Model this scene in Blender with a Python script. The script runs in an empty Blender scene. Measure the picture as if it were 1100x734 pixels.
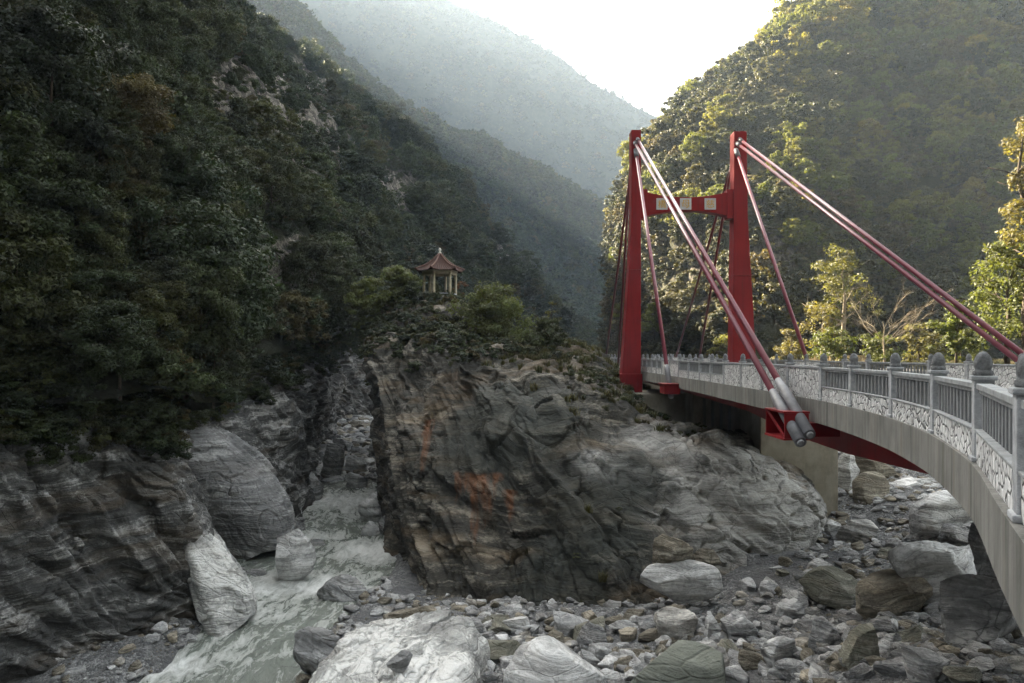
import bpy, bmesh, math, random
import numpy as np
from mathutils import Vector, Matrix, Quaternion

random.seed(7)
rng = np.random.default_rng(11)
sc = bpy.context.scene
COL = sc.collection
F, CX, HY = 800.0, 550.0, 381.0          # focal length in photo pixels, optical centre, horizon row


def P(x, y, Y):
    """photo pixel + distance -> world point (eye at the origin, looking along +Y)"""
    return ((x - CX) / F * Y, Y, (HY - y) / F * Y)


def pix(p):
    p = np.asarray(p, float)
    Y = np.maximum(p[..., 1], 1e-3)
    return CX + F * p[..., 0] / Y, HY - F * p[..., 2] / Y


# ------------------------------------------------------------------ noise
_perm = np.random.default_rng(5).permutation(256).astype(np.int64)
_perm = np.concatenate([_perm, _perm, _perm])
_grad = np.random.default_rng(6).normal(size=(256, 3))
_grad /= np.linalg.norm(_grad, axis=1)[:, None]
_rnd = np.random.default_rng(8).random((256, 4))


def _hash(i, j, k):
    return _perm[_perm[_perm[i & 255] + (j & 255)] + (k & 255)]


def perlin(p):
    p = np.asarray(p, float)
    i = np.floor(p).astype(np.int64)
    f = p - i
    u = f * f * f * (f * (f * 6 - 15) + 10)
    out = 0
    for dx in (0, 1):
        wx = u[..., 0] if dx else 1 - u[..., 0]
        for dy in (0, 1):
            wy = u[..., 1] if dy else 1 - u[..., 1]
            for dz in (0, 1):
                wz = u[..., 2] if dz else 1 - u[..., 2]
                g = _grad[_hash(i[..., 0] + dx, i[..., 1] + dy, i[..., 2] + dz)]
                d = g[..., 0] * (f[..., 0] - dx) + g[..., 1] * (f[..., 1] - dy) + g[..., 2] * (f[..., 2] - dz)
                out = out + wx * wy * wz * d
    return out * 1.6


def fbm(p, oct=4, gain=.5, lac=2.03):
    p = np.asarray(p, float)
    s, a, t = 0, 1.0, 0
    for o in range(oct):
        s = s + a * perlin(p + 17.3 * o)
        t += a
        a *= gain
        p = p * lac
    return s / t


def worley(p):
    """F1, F2 and the random triple of the nearest cell"""
    p = np.asarray(p, float)
    i0 = np.floor(p).astype(np.int64)
    n = p.shape[0]
    f1 = np.full(n, 9e9); f2 = np.full(n, 9e9)
    r = np.zeros((n, 3)); off = np.zeros((n, 3))
    for dx in (-1, 0, 1):
        for dy in (-1, 0, 1):
            for dz in (-1, 0, 1):
                c = i0 + np.array([dx, dy, dz])
                h = _hash(c[:, 0], c[:, 1], c[:, 2])
                q = c + _rnd[h, :3]
                v = p - q
                d = (v * v).sum(1)
                near = d < f1
                f2 = np.where(near, f1, np.minimum(f2, d))
                f1 = np.where(near, d, f1)
                h2 = _perm[h + 91]
                r = np.where(near[:, None], _rnd[h2, :3], r)
                off = np.where(near[:, None], v, off)
    return np.sqrt(f1), np.sqrt(f2), r, off


def smooth(a, b, x):
    t = np.clip((x - a) / (b - a), 0, 1)
    return t * t * (3 - 2 * t)


# ------------------------------------------------------------------ object helpers
def tag(o, label=None, cat=None, group=None, kind=None):
    if label: o['label'] = label
    if cat: o['category'] = cat
    if group: o['group'] = group
    if kind: o['kind'] = kind
    return o


def link(o, parent=None):
    COL.objects.link(o)
    if parent is not None:
        o.parent = parent
    return o


def empty(name, loc=(0, 0, 0)):
    o = bpy.data.objects.new(name, None)
    o.empty_display_size = .3
    o.location = loc
    return link(o)


def np_mesh(name, V, Fq, mat=None, smooth_=True):
    """quads/tris from arrays"""
    me = bpy.data.meshes.new(name)
    V = np.ascontiguousarray(V, np.float32); Fq = np.ascontiguousarray(Fq, np.int32)
    k = Fq.shape[1]
    me.vertices.add(len(V)); me.vertices.foreach_set('co', V.ravel())
    me.loops.add(Fq.size); me.loops.foreach_set('vertex_index', Fq.ravel())
    me.polygons.add(len(Fq))
    me.polygons.foreach_set('loop_start', np.arange(0, Fq.size, k, dtype=np.int32))
    me.polygons.foreach_set('loop_total', np.full(len(Fq), k, np.int32))
    me.update(calc_edges=True)
    me.polygons.foreach_set('use_smooth', np.full(len(Fq), smooth_, bool))
    if mat: me.materials.append(mat)
    return me


def grid_faces(n, m):
    a = np.arange(n * m).reshape(n, m)
    return np.stack([a[:-1, :-1], a[1:, :-1], a[1:, 1:], a[:-1, 1:]], -1).reshape(-1, 4)


class MB:
    """collects simple shapes into one mesh"""
    def __init__(s): s.bm = bmesh.new()

    def box(s, c, d, rz=0, M=None):
        m = Matrix.Translation(c) @ (M if M is not None else Matrix.Rotation(rz, 4, 'Z')) @ Matrix.Diagonal((*d, 1))
        bmesh.ops.create_cube(s.bm, size=1, matrix=m); return s

    def tube(s, pts, r, n=10, cap=True):
        pts = [Vector(p) for p in pts]
        rs = r if hasattr(r, '__len__') else [r] * len(pts)
        rings = []
        for i, p in enumerate(pts):
            t = (pts[min(i + 1, len(pts) - 1)] - pts[max(i - 1, 0)]).normalized()
            a = t.orthogonal().normalized() if i == 0 else (rings_a - t * rings_a.dot(t)).normalized()
            rings_a = a
            b = t.cross(a)
            rings.append([s.bm.verts.new(p + (a * math.cos(2 * math.pi * k / n) + b * math.sin(2 * math.pi * k / n)) * rs[i]) for k in range(n)])
        for i in range(len(rings) - 1):
            for k in range(n):
                f = s.bm.faces.new((rings[i][k], rings[i][(k + 1) % n], rings[i + 1][(k + 1) % n], rings[i + 1][k])); f.smooth = True
        if cap:
            s.bm.faces.new(rings[0][::-1]); s.bm.faces.new(rings[-1])
        return s

    def lathe(s, prof, c=(0, 0, 0), n=14):
        c = Vector(c); rings = []
        for r, z in prof:
            rings.append([s.bm.verts.new(c + Vector((r * math.cos(2 * math.pi * k / n), r * math.sin(2 * math.pi * k / n), z))) for k in range(n)])
        for i in range(len(rings) - 1):
            for k in range(n):
                f = s.bm.faces.new((rings[i][k], rings[i][(k + 1) % n], rings[i + 1][(k + 1) % n], rings[i + 1][k])); f.smooth = True
        s.bm.faces.new(rings[0][::-1]); s.bm.faces.new(rings[-1]); return s

    def loft(s, secs):
        """closed cross-sections, each a list of points of equal length"""
        R = [[s.bm.verts.new(p) for p in sec] for sec in secs]
        n = len(R[0])
        for i in range(len(R) - 1):
            for k in range(n):
                s.bm.faces.new((R[i][k], R[i][(k + 1) % n], R[i + 1][(k + 1) % n], R[i + 1][k]))
        s.bm.faces.new(R[0][::-1]); s.bm.faces.new(R[-1]); return s

    def build(s, name, mat, parent=None, bevel=0, loc=None):
        bmesh.ops.recalc_face_normals(s.bm, faces=s.bm.faces)
        me = bpy.data.meshes.new(name); s.bm.to_mesh(me); s.bm.free()
        if mat: me.materials.append(mat)
        o = bpy.data.objects.new(name, me); link(o, parent)
        if loc is not None: o.location = loc
        if bevel:
            b = o.modifiers.new('bevel', 'BEVEL'); b.width = bevel; b.segments = 2; b.limit_method = 'ANGLE'
        return o


def catmull(C, n):
    """C: (k, ...) control values -> (n, ...) uniformly in parameter"""
    k = len(C)
    t = np.linspace(0, k - 1, n)
    i = np.clip(np.floor(t).astype(int), 0, k - 2)
    f = (t - i).reshape((-1,) + (1,) * (C.ndim - 1))
    p0 = C[np.clip(i - 1, 0, k - 1)]; p1 = C[i]; p2 = C[i + 1]; p3 = C[np.clip(i + 2, 0, k - 1)]
    # centripetal-ish safety: damp tangents a little
    m1 = (p2 - p0) * .42; m2 = (p3 - p1) * .42
    return (2 * f ** 3 - 3 * f ** 2 + 1) * p1 + (f ** 3 - 2 * f ** 2 + f) * m1 + (-2 * f ** 3 + 3 * f ** 2) * p2 + (f ** 3 - f ** 2) * m2


def loft(ctrl, nc, nr):
    """ctrl[col][row] -> (nc, nr, 3)"""
    C = np.array(ctrl, float)
    A = catmull(C, nc)
    return np.swapaxes(catmull(np.swapaxes(A, 0, 1), nr), 0, 1)


def normals(G):
    a = np.gradient(G, axis=0); b = np.gradient(G, axis=1)
    n = np.cross(a, b)
    return n / np.maximum(np.linalg.norm(n, axis=-1, keepdims=True), 1e-9)


# ------------------------------------------------------------------ materials
class NT:
    def __init__(s, name):
        s.m = bpy.data.materials.new(name); s.m.use_nodes = True
        s.t = s.m.node_tree; s.t.nodes.clear()
        s.out = s.n('ShaderNodeOutputMaterial')

    def n(s, typ, **kw):
        nd = s.t.nodes.new(typ)
        for k, v in kw.items():
            if k.startswith('i_'):
                key = k[2:]
                key = int(key) if key.isdigit() else key.replace('_', ' ')
                s.set(nd.inputs[key], v)
            else:
                setattr(nd, k, v)
        return nd

    def set(s, sock, v):
        if isinstance(v, bpy.types.NodeSocket): s.t.links.new(v, sock)
        elif isinstance(v, tuple) and len(v) == 3 and sock.type == 'RGBA': sock.default_value = (*v, 1)
        else: sock.default_value = v

    def coord(s, kind='Object', rot=(0, 0, 0), scale=(1, 1, 1)):
        c = s.n('ShaderNodeTexCoord').outputs[kind]
        if rot == (0, 0, 0) and scale == (1, 1, 1): return c
        return s.map(c, rot, scale)

    def map(s, v, rot=(0, 0, 0), scale=(1, 1, 1), loc=(0, 0, 0)):
        return s.n('ShaderNodeMapping', i_Vector=v, i_Rotation=rot, i_Scale=scale, i_Location=loc).outputs[0]

    def noise(s, v, scale, detail=6, rough=.55, dist=0, out='Fac'):
        return s.n('ShaderNodeTexNoise', i_Vector=v, i_Scale=scale, i_Detail=detail, i_Roughness=rough, i_Distortion=dist).outputs[out]

    def ramp(s, f, stops, interp='LINEAR'):
        r = s.n('ShaderNodeValToRGB', i_Fac=f); e = r.color_ramp.elements
        r.color_ramp.interpolation = interp
        while len(e) < len(stops): e.new(.5)
        for el, (p, c) in zip(e, stops):
            el.position = p
            el.color = (c, c, c, 1) if not hasattr(c, '__len__') else (*c, 1)
        return r.outputs[0]

    def mix(s, f, a, b, mode='MIX'):
        nd = s.n('ShaderNodeMix', data_type='RGBA', blend_type=mode)
        s.set(nd.inputs[0], f); s.set(nd.inputs[6], a); s.set(nd.inputs[7], b)
        return nd.outputs[2]

    def math(s, op, a, b=0., clamp=False):
        nd = s.n('ShaderNodeMath', operation=op, use_clamp=clamp); s.set(nd.inputs[0], a); s.set(nd.inputs[1], b)
        return nd.outputs[0]

    def bump(s, h, strength=.5, dist=.1, normal=None):
        b = s.n('ShaderNodeBump', i_Height=h, i_Strength=strength, i_Distance=dist)
        if normal is not None: s.t.links.new(normal, b.inputs['Normal'])
        return b.outputs[0]

    def pbr(s, col, rough=.8, normal=None, metal=0., spec=.4, **kw):
        p = s.n('ShaderNodeBsdfPrincipled')
        s.set(p.inputs['Base Color'], col); s.set(p.inputs['Roughness'], rough); s.set(p.inputs['Metallic'], metal)
        s.set(p.inputs['Specular IOR Level'], spec)
        for k, v in kw.items(): s.set(p.inputs[k.replace('_', ' ')], v)
        if normal is not None: s.t.links.new(normal, p.inputs['Normal'])
        return p.outputs[0]

    def done(s, sh):
        s.t.links.new(sh, s.out.inputs[0]); return s.m


def euler_for(n):
    """rotation that brings direction n onto +Z in texture space"""
    q = Vector(n).normalized().rotation_difference(Vector((0, 0, 1)))
    return tuple(q.to_euler())


def rock_mat(name, strata, dark, mid, light, k=1.0, stain=None, moss=.0, wet=0., brown=.35, band=1.0, light_at=.62, rnd=False, darkpatch=None, lightpatch=None, swirl=1.0, con=1.45, crack=.6, lam=.24, relief=.8):
    T = NT(name)
    c = T.coord('Object')
    if rnd:   # boulders share meshes: offset the pattern per stone
        oi = T.n('ShaderNodeObjectInfo')
        off = T.n('ShaderNodeVectorMath', operation='SCALE'); T.set(off.inputs[0], (37., 19., 53.)); T.set(off.inputs['Scale'], oi.outputs['Random'])
        ad = T.n('ShaderNodeVectorMath', operation='ADD'); T.set(ad.inputs[0], c); T.set(ad.inputs[1], off.outputs[0]); c = ad.outputs[0]
    warp = T.noise(c, .16 * k, 3, .5, 0, 'Color')
    wv = T.n('ShaderNodeVectorMath', operation='MULTIPLY_ADD'); T.set(wv.inputs[0], warp); T.set(wv.inputs[1], (4.5 / k * swirl,) * 3); T.set(wv.inputs[2], c)
    r = euler_for(strata)
    sv = T.map(wv.outputs[0], r, (.22 * k, .22 * k, 2.1 * k * band))
    s1 = T.noise(sv, 1.0, 8, .62)                       # beds
    sv2 = T.map(wv.outputs[0], r, (.5 * k, .5 * k, 9.0 * k * band))
    s2 = T.noise(sv2, 1.0, 5, .6)                       # fine lamination
    big = T.noise(c, .22 * k, 5, .6)
    fine = T.noise(c, 5.5 * k, 8, .68)
    f = T.math('ADD', T.math('MULTIPLY', s1, .58), T.math('MULTIPLY', s2, lam))
    f = T.math('ADD', f, T.math('MULTIPLY', big, .34))
    f = T.math('ADD', f, T.math('MULTIPLY', fine, .26))
    f = T.math('SUBTRACT', f, .59 + lam * .5)
    f = T.math('ADD', T.math('MULTIPLY', f, con), .52)
    col = T.ramp(f, [(.30, dark), (.45, tuple(np.array(dark) * .5 + np.array(mid) * .5)), (.54, mid), (light_at, light), (.78, tuple(min(.75, x * 1.25) for x in light))])
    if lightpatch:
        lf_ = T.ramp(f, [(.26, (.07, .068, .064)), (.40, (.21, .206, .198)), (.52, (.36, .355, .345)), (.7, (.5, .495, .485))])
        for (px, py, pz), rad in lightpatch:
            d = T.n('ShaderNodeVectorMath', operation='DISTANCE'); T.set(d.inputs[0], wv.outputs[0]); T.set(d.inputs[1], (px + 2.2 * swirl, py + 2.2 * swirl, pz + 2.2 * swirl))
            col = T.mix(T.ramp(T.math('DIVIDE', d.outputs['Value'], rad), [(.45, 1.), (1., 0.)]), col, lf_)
    if brown:
        bm = T.ramp(T.noise(T.map(wv.outputs[0], r, (.1 * k, .1 * k, .8 * k)), 1.3, 4, .6), [(.52, 0.), (.66, brown)])
        col = T.mix(bm, col, (.16, .115, .07), 'MIX')
    # dark wet seepage / lichen, its own shape
    lich = T.ramp(T.noise(c, .55 * k, 7, .7), [(.56, 0.), (.68, .65)])
    col = T.mix(lich, col, tuple(np.array(dark) * .8))
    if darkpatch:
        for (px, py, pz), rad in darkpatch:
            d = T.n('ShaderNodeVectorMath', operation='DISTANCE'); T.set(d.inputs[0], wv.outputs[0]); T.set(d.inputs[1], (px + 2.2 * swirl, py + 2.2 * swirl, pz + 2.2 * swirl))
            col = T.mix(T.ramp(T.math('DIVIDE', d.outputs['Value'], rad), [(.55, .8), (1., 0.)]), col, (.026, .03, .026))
    if stain:
        sep = T.n('ShaderNodeSeparateXYZ', i_Vector=c)
        for (px, py, pz), w, h in stain:
            nz = T.noise(T.map(c, (0, 0, 0), (2.6, .5, .28)), 1.0, 5, .6)
            dx = T.math('ABSOLUTE', T.math('SUBTRACT', sep.outputs[0], px)); dx = T.math('DIVIDE', dx, w)
            dz = T.math('DIVIDE', T.math('SUBTRACT', pz, sep.outputs[2]), h)       # 0 top .. 1 bottom
            body = T.math('SUBTRACT', 1., T.math('ADD', dx, T.math('MULTIPLY', T.math('ABSOLUTE', dz), .85)))
            m = T.math('ADD', body, T.math('MULTIPLY', T.math('SUBTRACT', nz, .5), 2.4))
            m = T.math('MULTIPLY', T.ramp(m, [(.25, 0.), (.85, .9)]), T.ramp(dz, [(.0, 0.), (.04, 1.)]))
            m = T.math('MULTIPLY', m, T.ramp(dx, [(.8, 1.), (1., 0.)]))
            m = T.math('MULTIPLY', m, T.ramp(dz, [(.7, 1.), (1., 0.)]))
            col = T.mix(T.math('MULTIPLY', m, .85), col, (.15, .055, .018))
    if moss:
        g = T.n('ShaderNodeNewGeometry')
        nz = T.n('ShaderNodeSeparateXYZ', i_Vector=g.outputs['Normal']).outputs[2]
        mm = T.math('MULTIPLY', T.ramp(T.math('ADD', nz, T.math('MULTIPLY', T.noise(c, .9 * k, 6, .7), .9)), [(1.08, 0.), (1.3, moss)]), 1.)
        col = T.mix(mm, col, (.035, .042, .014))
    if rnd:
        v = T.math('ADD', .78, T.math('MULTIPLY', oi.outputs['Random'], .6))
        hs = T.n('ShaderNodeHueSaturation'); T.set(hs.inputs['Value'], v); T.set(hs.inputs['Color'], col); col = hs.outputs[0]
        tint = T.ramp(T.math('FRACT', T.math('MULTIPLY', oi.outputs['Random'], 17.3)), [(.7, 0.), (.92, .75)])
        col = T.mix(tint, col, (.74, .62, .42), 'MULTIPLY')
    h = T.math('ADD', T.math('MULTIPLY', s1, 1.0), T.math('MULTIPLY', s2, .35))
    cr = T.n('ShaderNodeTexVoronoi', feature='DISTANCE_TO_EDGE'); T.set(cr.inputs['Vector'], T.map(wv.outputs[0], r, (.45 * k, .45 * k, 1.3 * k))); T.set(cr.inputs['Scale'], 1.0)
    crk = T.ramp(cr.outputs['Distance'], [(.0, 0.), (.035, 1.)])
    h = T.math('ADD', h, T.math('MULTIPLY', crk, .12))
    cr2 = T.n('ShaderNodeTexVoronoi', feature='DISTANCE_TO_EDGE'); T.set(cr2.inputs['Vector'], T.map(wv.outputs[0], (r[0], r[1] + .5, r[2] + .3), (1.1 * k, .8 * k, 1.9 * k))); T.set(cr2.inputs['Scale'], 1.0)
    msk = T.ramp(T.noise(c, .5 * k, 4), [(.42, 0.), (.58, 1.)])
    fis = T.math('MULTIPLY', T.ramp(cr2.outputs['Distance'], [(.0, crack), (.02, 0.)]), msk)
    fis = T.math('MAXIMUM', fis, T.math('MULTIPLY', T.math('MULTIPLY', T.ramp(cr.outputs['Distance'], [(.0, .8), (.016, 0.)]), crack), T.ramp(T.noise(c, .35 * k, 3), [(.45, .15), (.6, 1.)])))
    col = T.mix(fis, col, tuple(np.array(dark) * .5))
    h = T.math('SUBTRACT', h, T.math('MULTIPLY', fis, .12))
    nrm = T.bump(h, relief, .4 / k)
    nrm = T.bump(fine, .7, .1 / k, nrm)
    return T.done(T.pbr(col, .62 if wet else .82, nrm, spec=.35))


def leaf_mat(name, cols, trans=.35, tcol=None):
    T = NT(name)
    oi = T.n('ShaderNodeObjectInfo')
    at = T.n('ShaderNodeAttribute', attribute_name='leafvar')
    base = T.ramp(oi.outputs['Random'], [(i / (len(cols) - 1) * .98 + .01, c) for i, c in enumerate(cols)])
    v = T.math('ADD', .55, T.math('MULTIPLY', at.outputs['Fac'], .9))
    hs = T.n('ShaderNodeHueSaturation'); T.set(hs.inputs['Color'], base); T.set(hs.inputs['Value'], v)
    T.set(hs.inputs['Hue'], T.math('ADD', .485, T.math('MULTIPLY', at.outputs['Fac'], .025)))
    col = hs.outputs[0]
    p = T.pbr(col, .55, spec=.3)
    tr = T.n('ShaderNodeBsdfTranslucent')
    T.set(tr.inputs['Color'], T.mix(1., col, tcol or (1.5, 1.5, .7), 'MULTIPLY'))
    mx = T.n('ShaderNodeMixShader', i_0=trans); T.t.links.new(p, mx.inputs[1]); T.t.links.new(tr.outputs[0], mx.inputs[2])
    return T.done(mx.outputs[0])


def simple(name, col, rough=.6, var=.15, scale=3., bump=.2, spec=.4, metal=0., dist=.02, **kw):
    T = NT(name)
    c = T.coord('Object')
    n = T.noise(c, scale, 7, .65)
    cc = T.mix(T.ramp(n, [(.3, 0.), (.7, 1.)]), tuple(x * (1 - var) for x in col), tuple(min(1, x * (1 + var)) for x in col))
    return T.done(T.pbr(cc, rough, T.bump(T.noise(c, scale * 8, 4, .6), bump, dist), metal, spec, **kw))


def red_paint():
    T = NT('red_paint')
    c = T.coord('Object')
    n = T.noise(c, .8, 6, .6)
    streak = T.noise(T.map(c, (0, 0, 0), (4, 4, .25)), 1.2, 5, .6)
    col = T.mix(T.ramp(n, [(.3, 0.), (.7, 1.)]), (.185, .006, .010), (.235, .010, .015))
    col = T.mix(T.ramp(T.noise(T.map(c, (0, 0, 0), (7, 7, .5), (3, 1, 2)), 1.1, 7, .7), [(.58, 0.), (.7, .55)]), col, (.085, .03, .018))
    col = T.mix(T.ramp(streak, [(.5, 0.), (.75, .6)]), col, (.10, .009, .011))
    return T.done(T.pbr(col, T.ramp(n, [(.3, .36), (.7, .52)]), T.bump(T.noise(c, 9., 3), .08, .02), spec=.28))


def concrete(name, base, streaks=.6, sx=3.):
    T = NT(name)
    c = T.coord('Object')
    n = T.noise(c, .9, 8, .65)
    st = T.math('ADD', T.math('MULTIPLY', T.noise(T.map(c, (0, 0, 0), (sx, sx, .3)), 1.0, 8, .75), .7), T.math('MULTIPLY', T.noise(c, .55, 5, .6), .3))
    col = T.mix(T.ramp(n, [(.3, 0.), (.7, 1.)]), tuple(x * .75 for x in base), tuple(x * 1.2 for x in base))
    col = T.mix(T.ramp(st, [(.46, 0.), (.64, streaks)]), col, (.035, .035, .03))
    col = T.mix(T.ramp(T.noise(T.map(c, (0, 0, 0), (sx * .7, sx * .7, .2), (7, 3, 1)), 1., 4), [(.55, 0.), (.7, .35)]), col, (.2, .17, .12))
    return T.done(T.pbr(col, .85, T.bump(T.noise(c, 12., 6), .25, .02), spec=.3))


def mosaic_stone():
    """white crazy-paving cladding with dark joints"""
    T = NT('mosaic_stone')
    c = T.coord('Object')
    w = T.n('ShaderNodeVectorMath', operation='MULTIPLY_ADD'); T.set(w.inputs[0], T.noise(c, 5., 3, .5, 0, 'Color')); T.set(w.inputs[1], (.08, .08, .08)); T.set(w.inputs[2], c)
    v = T.n('ShaderNodeTexVoronoi', feature='DISTANCE_TO_EDGE'); T.set(v.inputs['Vector'], w.outputs[0]); T.set(v.inputs['Scale'], 6.5)
    v2 = T.n('ShaderNodeTexVoronoi'); T.set(v2.inputs['Vector'], w.outputs[0]); T.set(v2.inputs['Scale'], 6.5)
    joint = T.ramp(v.outputs['Distance'], [(.03, 1.), (.08, 0.)])
    brk = T.ramp(T.noise(c, 3.5, 3), [(.4, .35), (.58, 1.)])
    tone = T.n('ShaderNodeSeparateXYZ', i_Vector=v2.outputs['Color']).outputs[0]
    col = T.ramp(tone, [(0, (.52, .52, .53)), (1., (.78, .78, .79))])
    col = T.mix(T.math('MULTIPLY', joint, brk), col, (.05, .05, .055))
    return T.done(T.pbr(col, .8, T.bump(T.noise(c, 14., 5), .5, .03, T.bump(T.ramp(v.outputs['Distance'], [(0., 0.), (.12, 1.)]), .9, .05)), spec=.3))


M = {}
M['red'] = red_paint()
M['cable'] = simple('cable_paint', (.24, .05, .075), .3, .12, 2., .05, .6, Coat_Weight=.5, Coat_Roughness=.2)
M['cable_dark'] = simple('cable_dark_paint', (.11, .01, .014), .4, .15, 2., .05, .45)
M['sleeve'] = simple('grey_sleeve', (.17, .17, .185), .5, .3, 3., .2, .45)
M['fascia'] = concrete('fascia_concrete', (.21, .207, .195), .75, 4.5)
M['pier'] = concrete('pier_concrete', (.31, .285, .235), .55, .8)
M['mosaic'] = mosaic_stone()
M['granite'] = simple('granite', (.36, .37, .39), .8, .35, 9., .4, .3)
M['rail'] = simple('rail_stone', (.27, .28, .29), .75, .3, 6., .3, .3)
M['baluster'] = simple('baluster_stone', (.17, .175, .185), .75, .3, 4., .3, .3)
M['asphalt'] = simple('asphalt', (.07, .07, .07), .9, .2, 4., .3, .3)
M['carved'] = simple('carved_stone', (.2, .205, .215), .85, .45, 16., .9, .3, dist=.03)
M['plate'] = simple('pale_plate', (.5, .51, .54), .6, .06, 3., .1)
M['gold'] = simple('gold_lettering', (.55, .32, .05), .4, .15, 6., .1, .6)
M['cream'] = simple('cream_plaster', (.34, .3, .21), .8, .25, 3., .3)
M['tile'] = simple('roof_tile', (.058, .025, .018), .85, .4, 5., .4, .4)
M['ridge'] = simple('ridge_tile', (.16, .09, .07), .8, .3, 5., .3)
M['white'] = simple('white_finial', (.7, .68, .62), .6, .1, 3., .1)
M['wood'] = simple('fence_wood', (.36, .27, .15), .8, .2, 4., .3)
M['bark'] = simple('bark', (.07, .055, .042), .95, .35, 5., .6, .2)
M['pale_bark'] = simple('pale_bark', (.2, .165, .12), .9, .3, 4., .5, .2)

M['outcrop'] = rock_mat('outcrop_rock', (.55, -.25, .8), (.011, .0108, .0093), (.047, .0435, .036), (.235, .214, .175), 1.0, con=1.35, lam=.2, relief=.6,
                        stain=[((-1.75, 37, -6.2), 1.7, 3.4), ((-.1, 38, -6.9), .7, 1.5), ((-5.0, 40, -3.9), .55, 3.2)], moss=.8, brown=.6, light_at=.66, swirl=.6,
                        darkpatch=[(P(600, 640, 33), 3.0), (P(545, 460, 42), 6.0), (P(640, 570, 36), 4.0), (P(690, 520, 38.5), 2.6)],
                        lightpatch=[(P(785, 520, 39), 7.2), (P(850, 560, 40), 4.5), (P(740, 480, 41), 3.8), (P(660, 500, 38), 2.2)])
M['cliff'] = rock_mat('cliff_rock', (.72, .25, .62), (.02, .02, .02), (.10, .10, .098), (.36, .355, .35), 1.0, moss=.7, brown=.3, light_at=.64, swirl=.7)
M['marble'] = rock_mat('white_marble', (.5, .1, .8), (.12, .12, .118), (.46, .46, .45), (.68, .675, .66), 1.0, brown=.25, light_at=.56, swirl=.6, con=1.1, crack=.4)
M['slabrock'] = rock_mat('slab_rock', (.6, -.6, .5), (.1, .101, .104), (.25, .252, .256), (.43, .43, .432), .9, brown=.15, swirl=.5)
M['boulder'] = rock_mat('boulder_rock', (.4, .1, .9), (.12, .121, .124), (.39, .392, .397), (.58, .58, .585), 1.6, brown=.25, rnd=True, swirl=.45, band=.7, crack=.4)
M['boulder_white'] = rock_mat('pale_boulder_rock', (.3, .1, .95), (.2, .2, .202), (.54, .54, .541), (.7, .7, .7), 1.3, brown=.2, light_at=.6, swirl=.4, band=.7, crack=.35)
M['boulder_tan'] = rock_mat('tan_boulder_rock', (.2, .1, .97), (.075, .065, .05), (.2, .178, .14), (.36, .33, .27), 1.5, brown=.5, swirl=.5)
M['boulder_olive'] = rock_mat('olive_boulder_rock', (.6, .1, .75), (.08, .08, .062), (.19, .186, .15), (.32, .315, .27), 1.5, brown=.3, swirl=.5)
M['boulder_green'] = rock_mat('greenish_boulder_rock', (.2, .1, .97), (.14, .15, .128), (.2, .215, .185), (.28, .295, .262), .8, brown=.1, swirl=.4, con=.9, crack=.15)
M['boulder_dark'] = rock_mat('dark_boulder_rock', (.6, .2, .75), (.085, .086, .089), (.21, .212, .218), (.38, .382, .388), 1.5, brown=.2, swirl=.5)

GREENS = [(0.013, 0.020, 0.008), (0.034, 0.045, 0.014), (0.018, 0.031, 0.012), (0.057, 0.066, 0.018), (0.016, 0.022, 0.008), (0.052, 0.055, 0.015), (0.023, 0.035, 0.010), (0.039, 0.053, 0.017), (0.025, 0.035, 0.011), (0.020, 0.029, 0.011), (0.068, 0.055, 0.017)]
M['leaf'] = leaf_mat('dark_leaves', GREENS, .25)
M['leaf_right'] = leaf_mat('sun_painted_leaves', [(.085, .095, .025), (.11, .115, .03), (.08, .092, .028), (.13, .115, .03), (.095, .1, .027), (.14, .11, .03), (.08, .095, .025)], .5)  # brighter copy of the slope leaves: sunlight painted into the colour
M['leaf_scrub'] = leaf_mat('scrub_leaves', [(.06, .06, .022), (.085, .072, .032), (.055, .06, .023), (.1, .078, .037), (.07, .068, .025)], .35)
M['leaf_deep'] = leaf_mat('shade_painted_leaves', [(.036, .038, .014), (.06, .054, .02), (.028, .032, .012), (.08, .06, .024), (.044, .045, .016), (.03, .034, .013)], .35)  # darker copy for the right face: its shade painted into the leaf colour
M['leaf_gold'] = leaf_mat('golden_leaves', [(.115, .098, .034), (.10, .092, .03), (.085, .088, .028), (.12, .088, .034)], .4)
M['leaf_lime'] = leaf_mat('lime_leaves', [(.075, .083, .026), (.066, .08, .022)], .4)
M['leaf_autumn'] = leaf_mat('autumn_leaves', [(.12, .06, .02), (.1, .07, .02), (.14, .05, .02)], .3)
M['leaf_round'] = leaf_mat('bright_green_leaves', [(.10, .112, .034), (.09, .105, .03)], .3)
M['grass'] = leaf_mat('grass_blades', [(.045, .048, .016), (.07, .062, .026), (.04, .046, .015)], .25)


def soil_mat(name, a, b, rock):
    T = NT(name)
    c = T.coord('Object')
    n = T.noise(c, .22, 8, .7)
    col = T.mix(T.ramp(n, [(.35, 0.), (.65, 1.)]), a, b)
    rk = T.n('ShaderNodeAttribute', attribute_name='rockmask').outputs['Fac']
    st = T.math('ADD', T.math('MULTIPLY', T.noise(T.map(c, (.2, .25, .2), (.9, .9, .16)), 1.4, 9, .78), .6), T.math('MULTIPLY', T.noise(c, 1.1, 8, .75), .4))
    rcol = T.ramp(st, [(.40, tuple(np.array(rock) * .10)), (.48, tuple(np.array(rock) * .3)), (.53, tuple(np.array(rock) * .7)), (.62, tuple(np.array(rock) * 1.5))])
    col = T.mix(T.ramp(T.math('ADD', rk, T.math('MULTIPLY', T.math('SUBTRACT', n, .5), .9)), [(.26, 0.), (.42, 1.)]), col, rcol)
    h = T.math('ADD', T.noise(c, 1.1, 8, .72), T.math('MULTIPLY', st, .8))
    return T.done(T.pbr(col, .95, T.bump(h, .8, .8), spec=.15))


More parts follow.
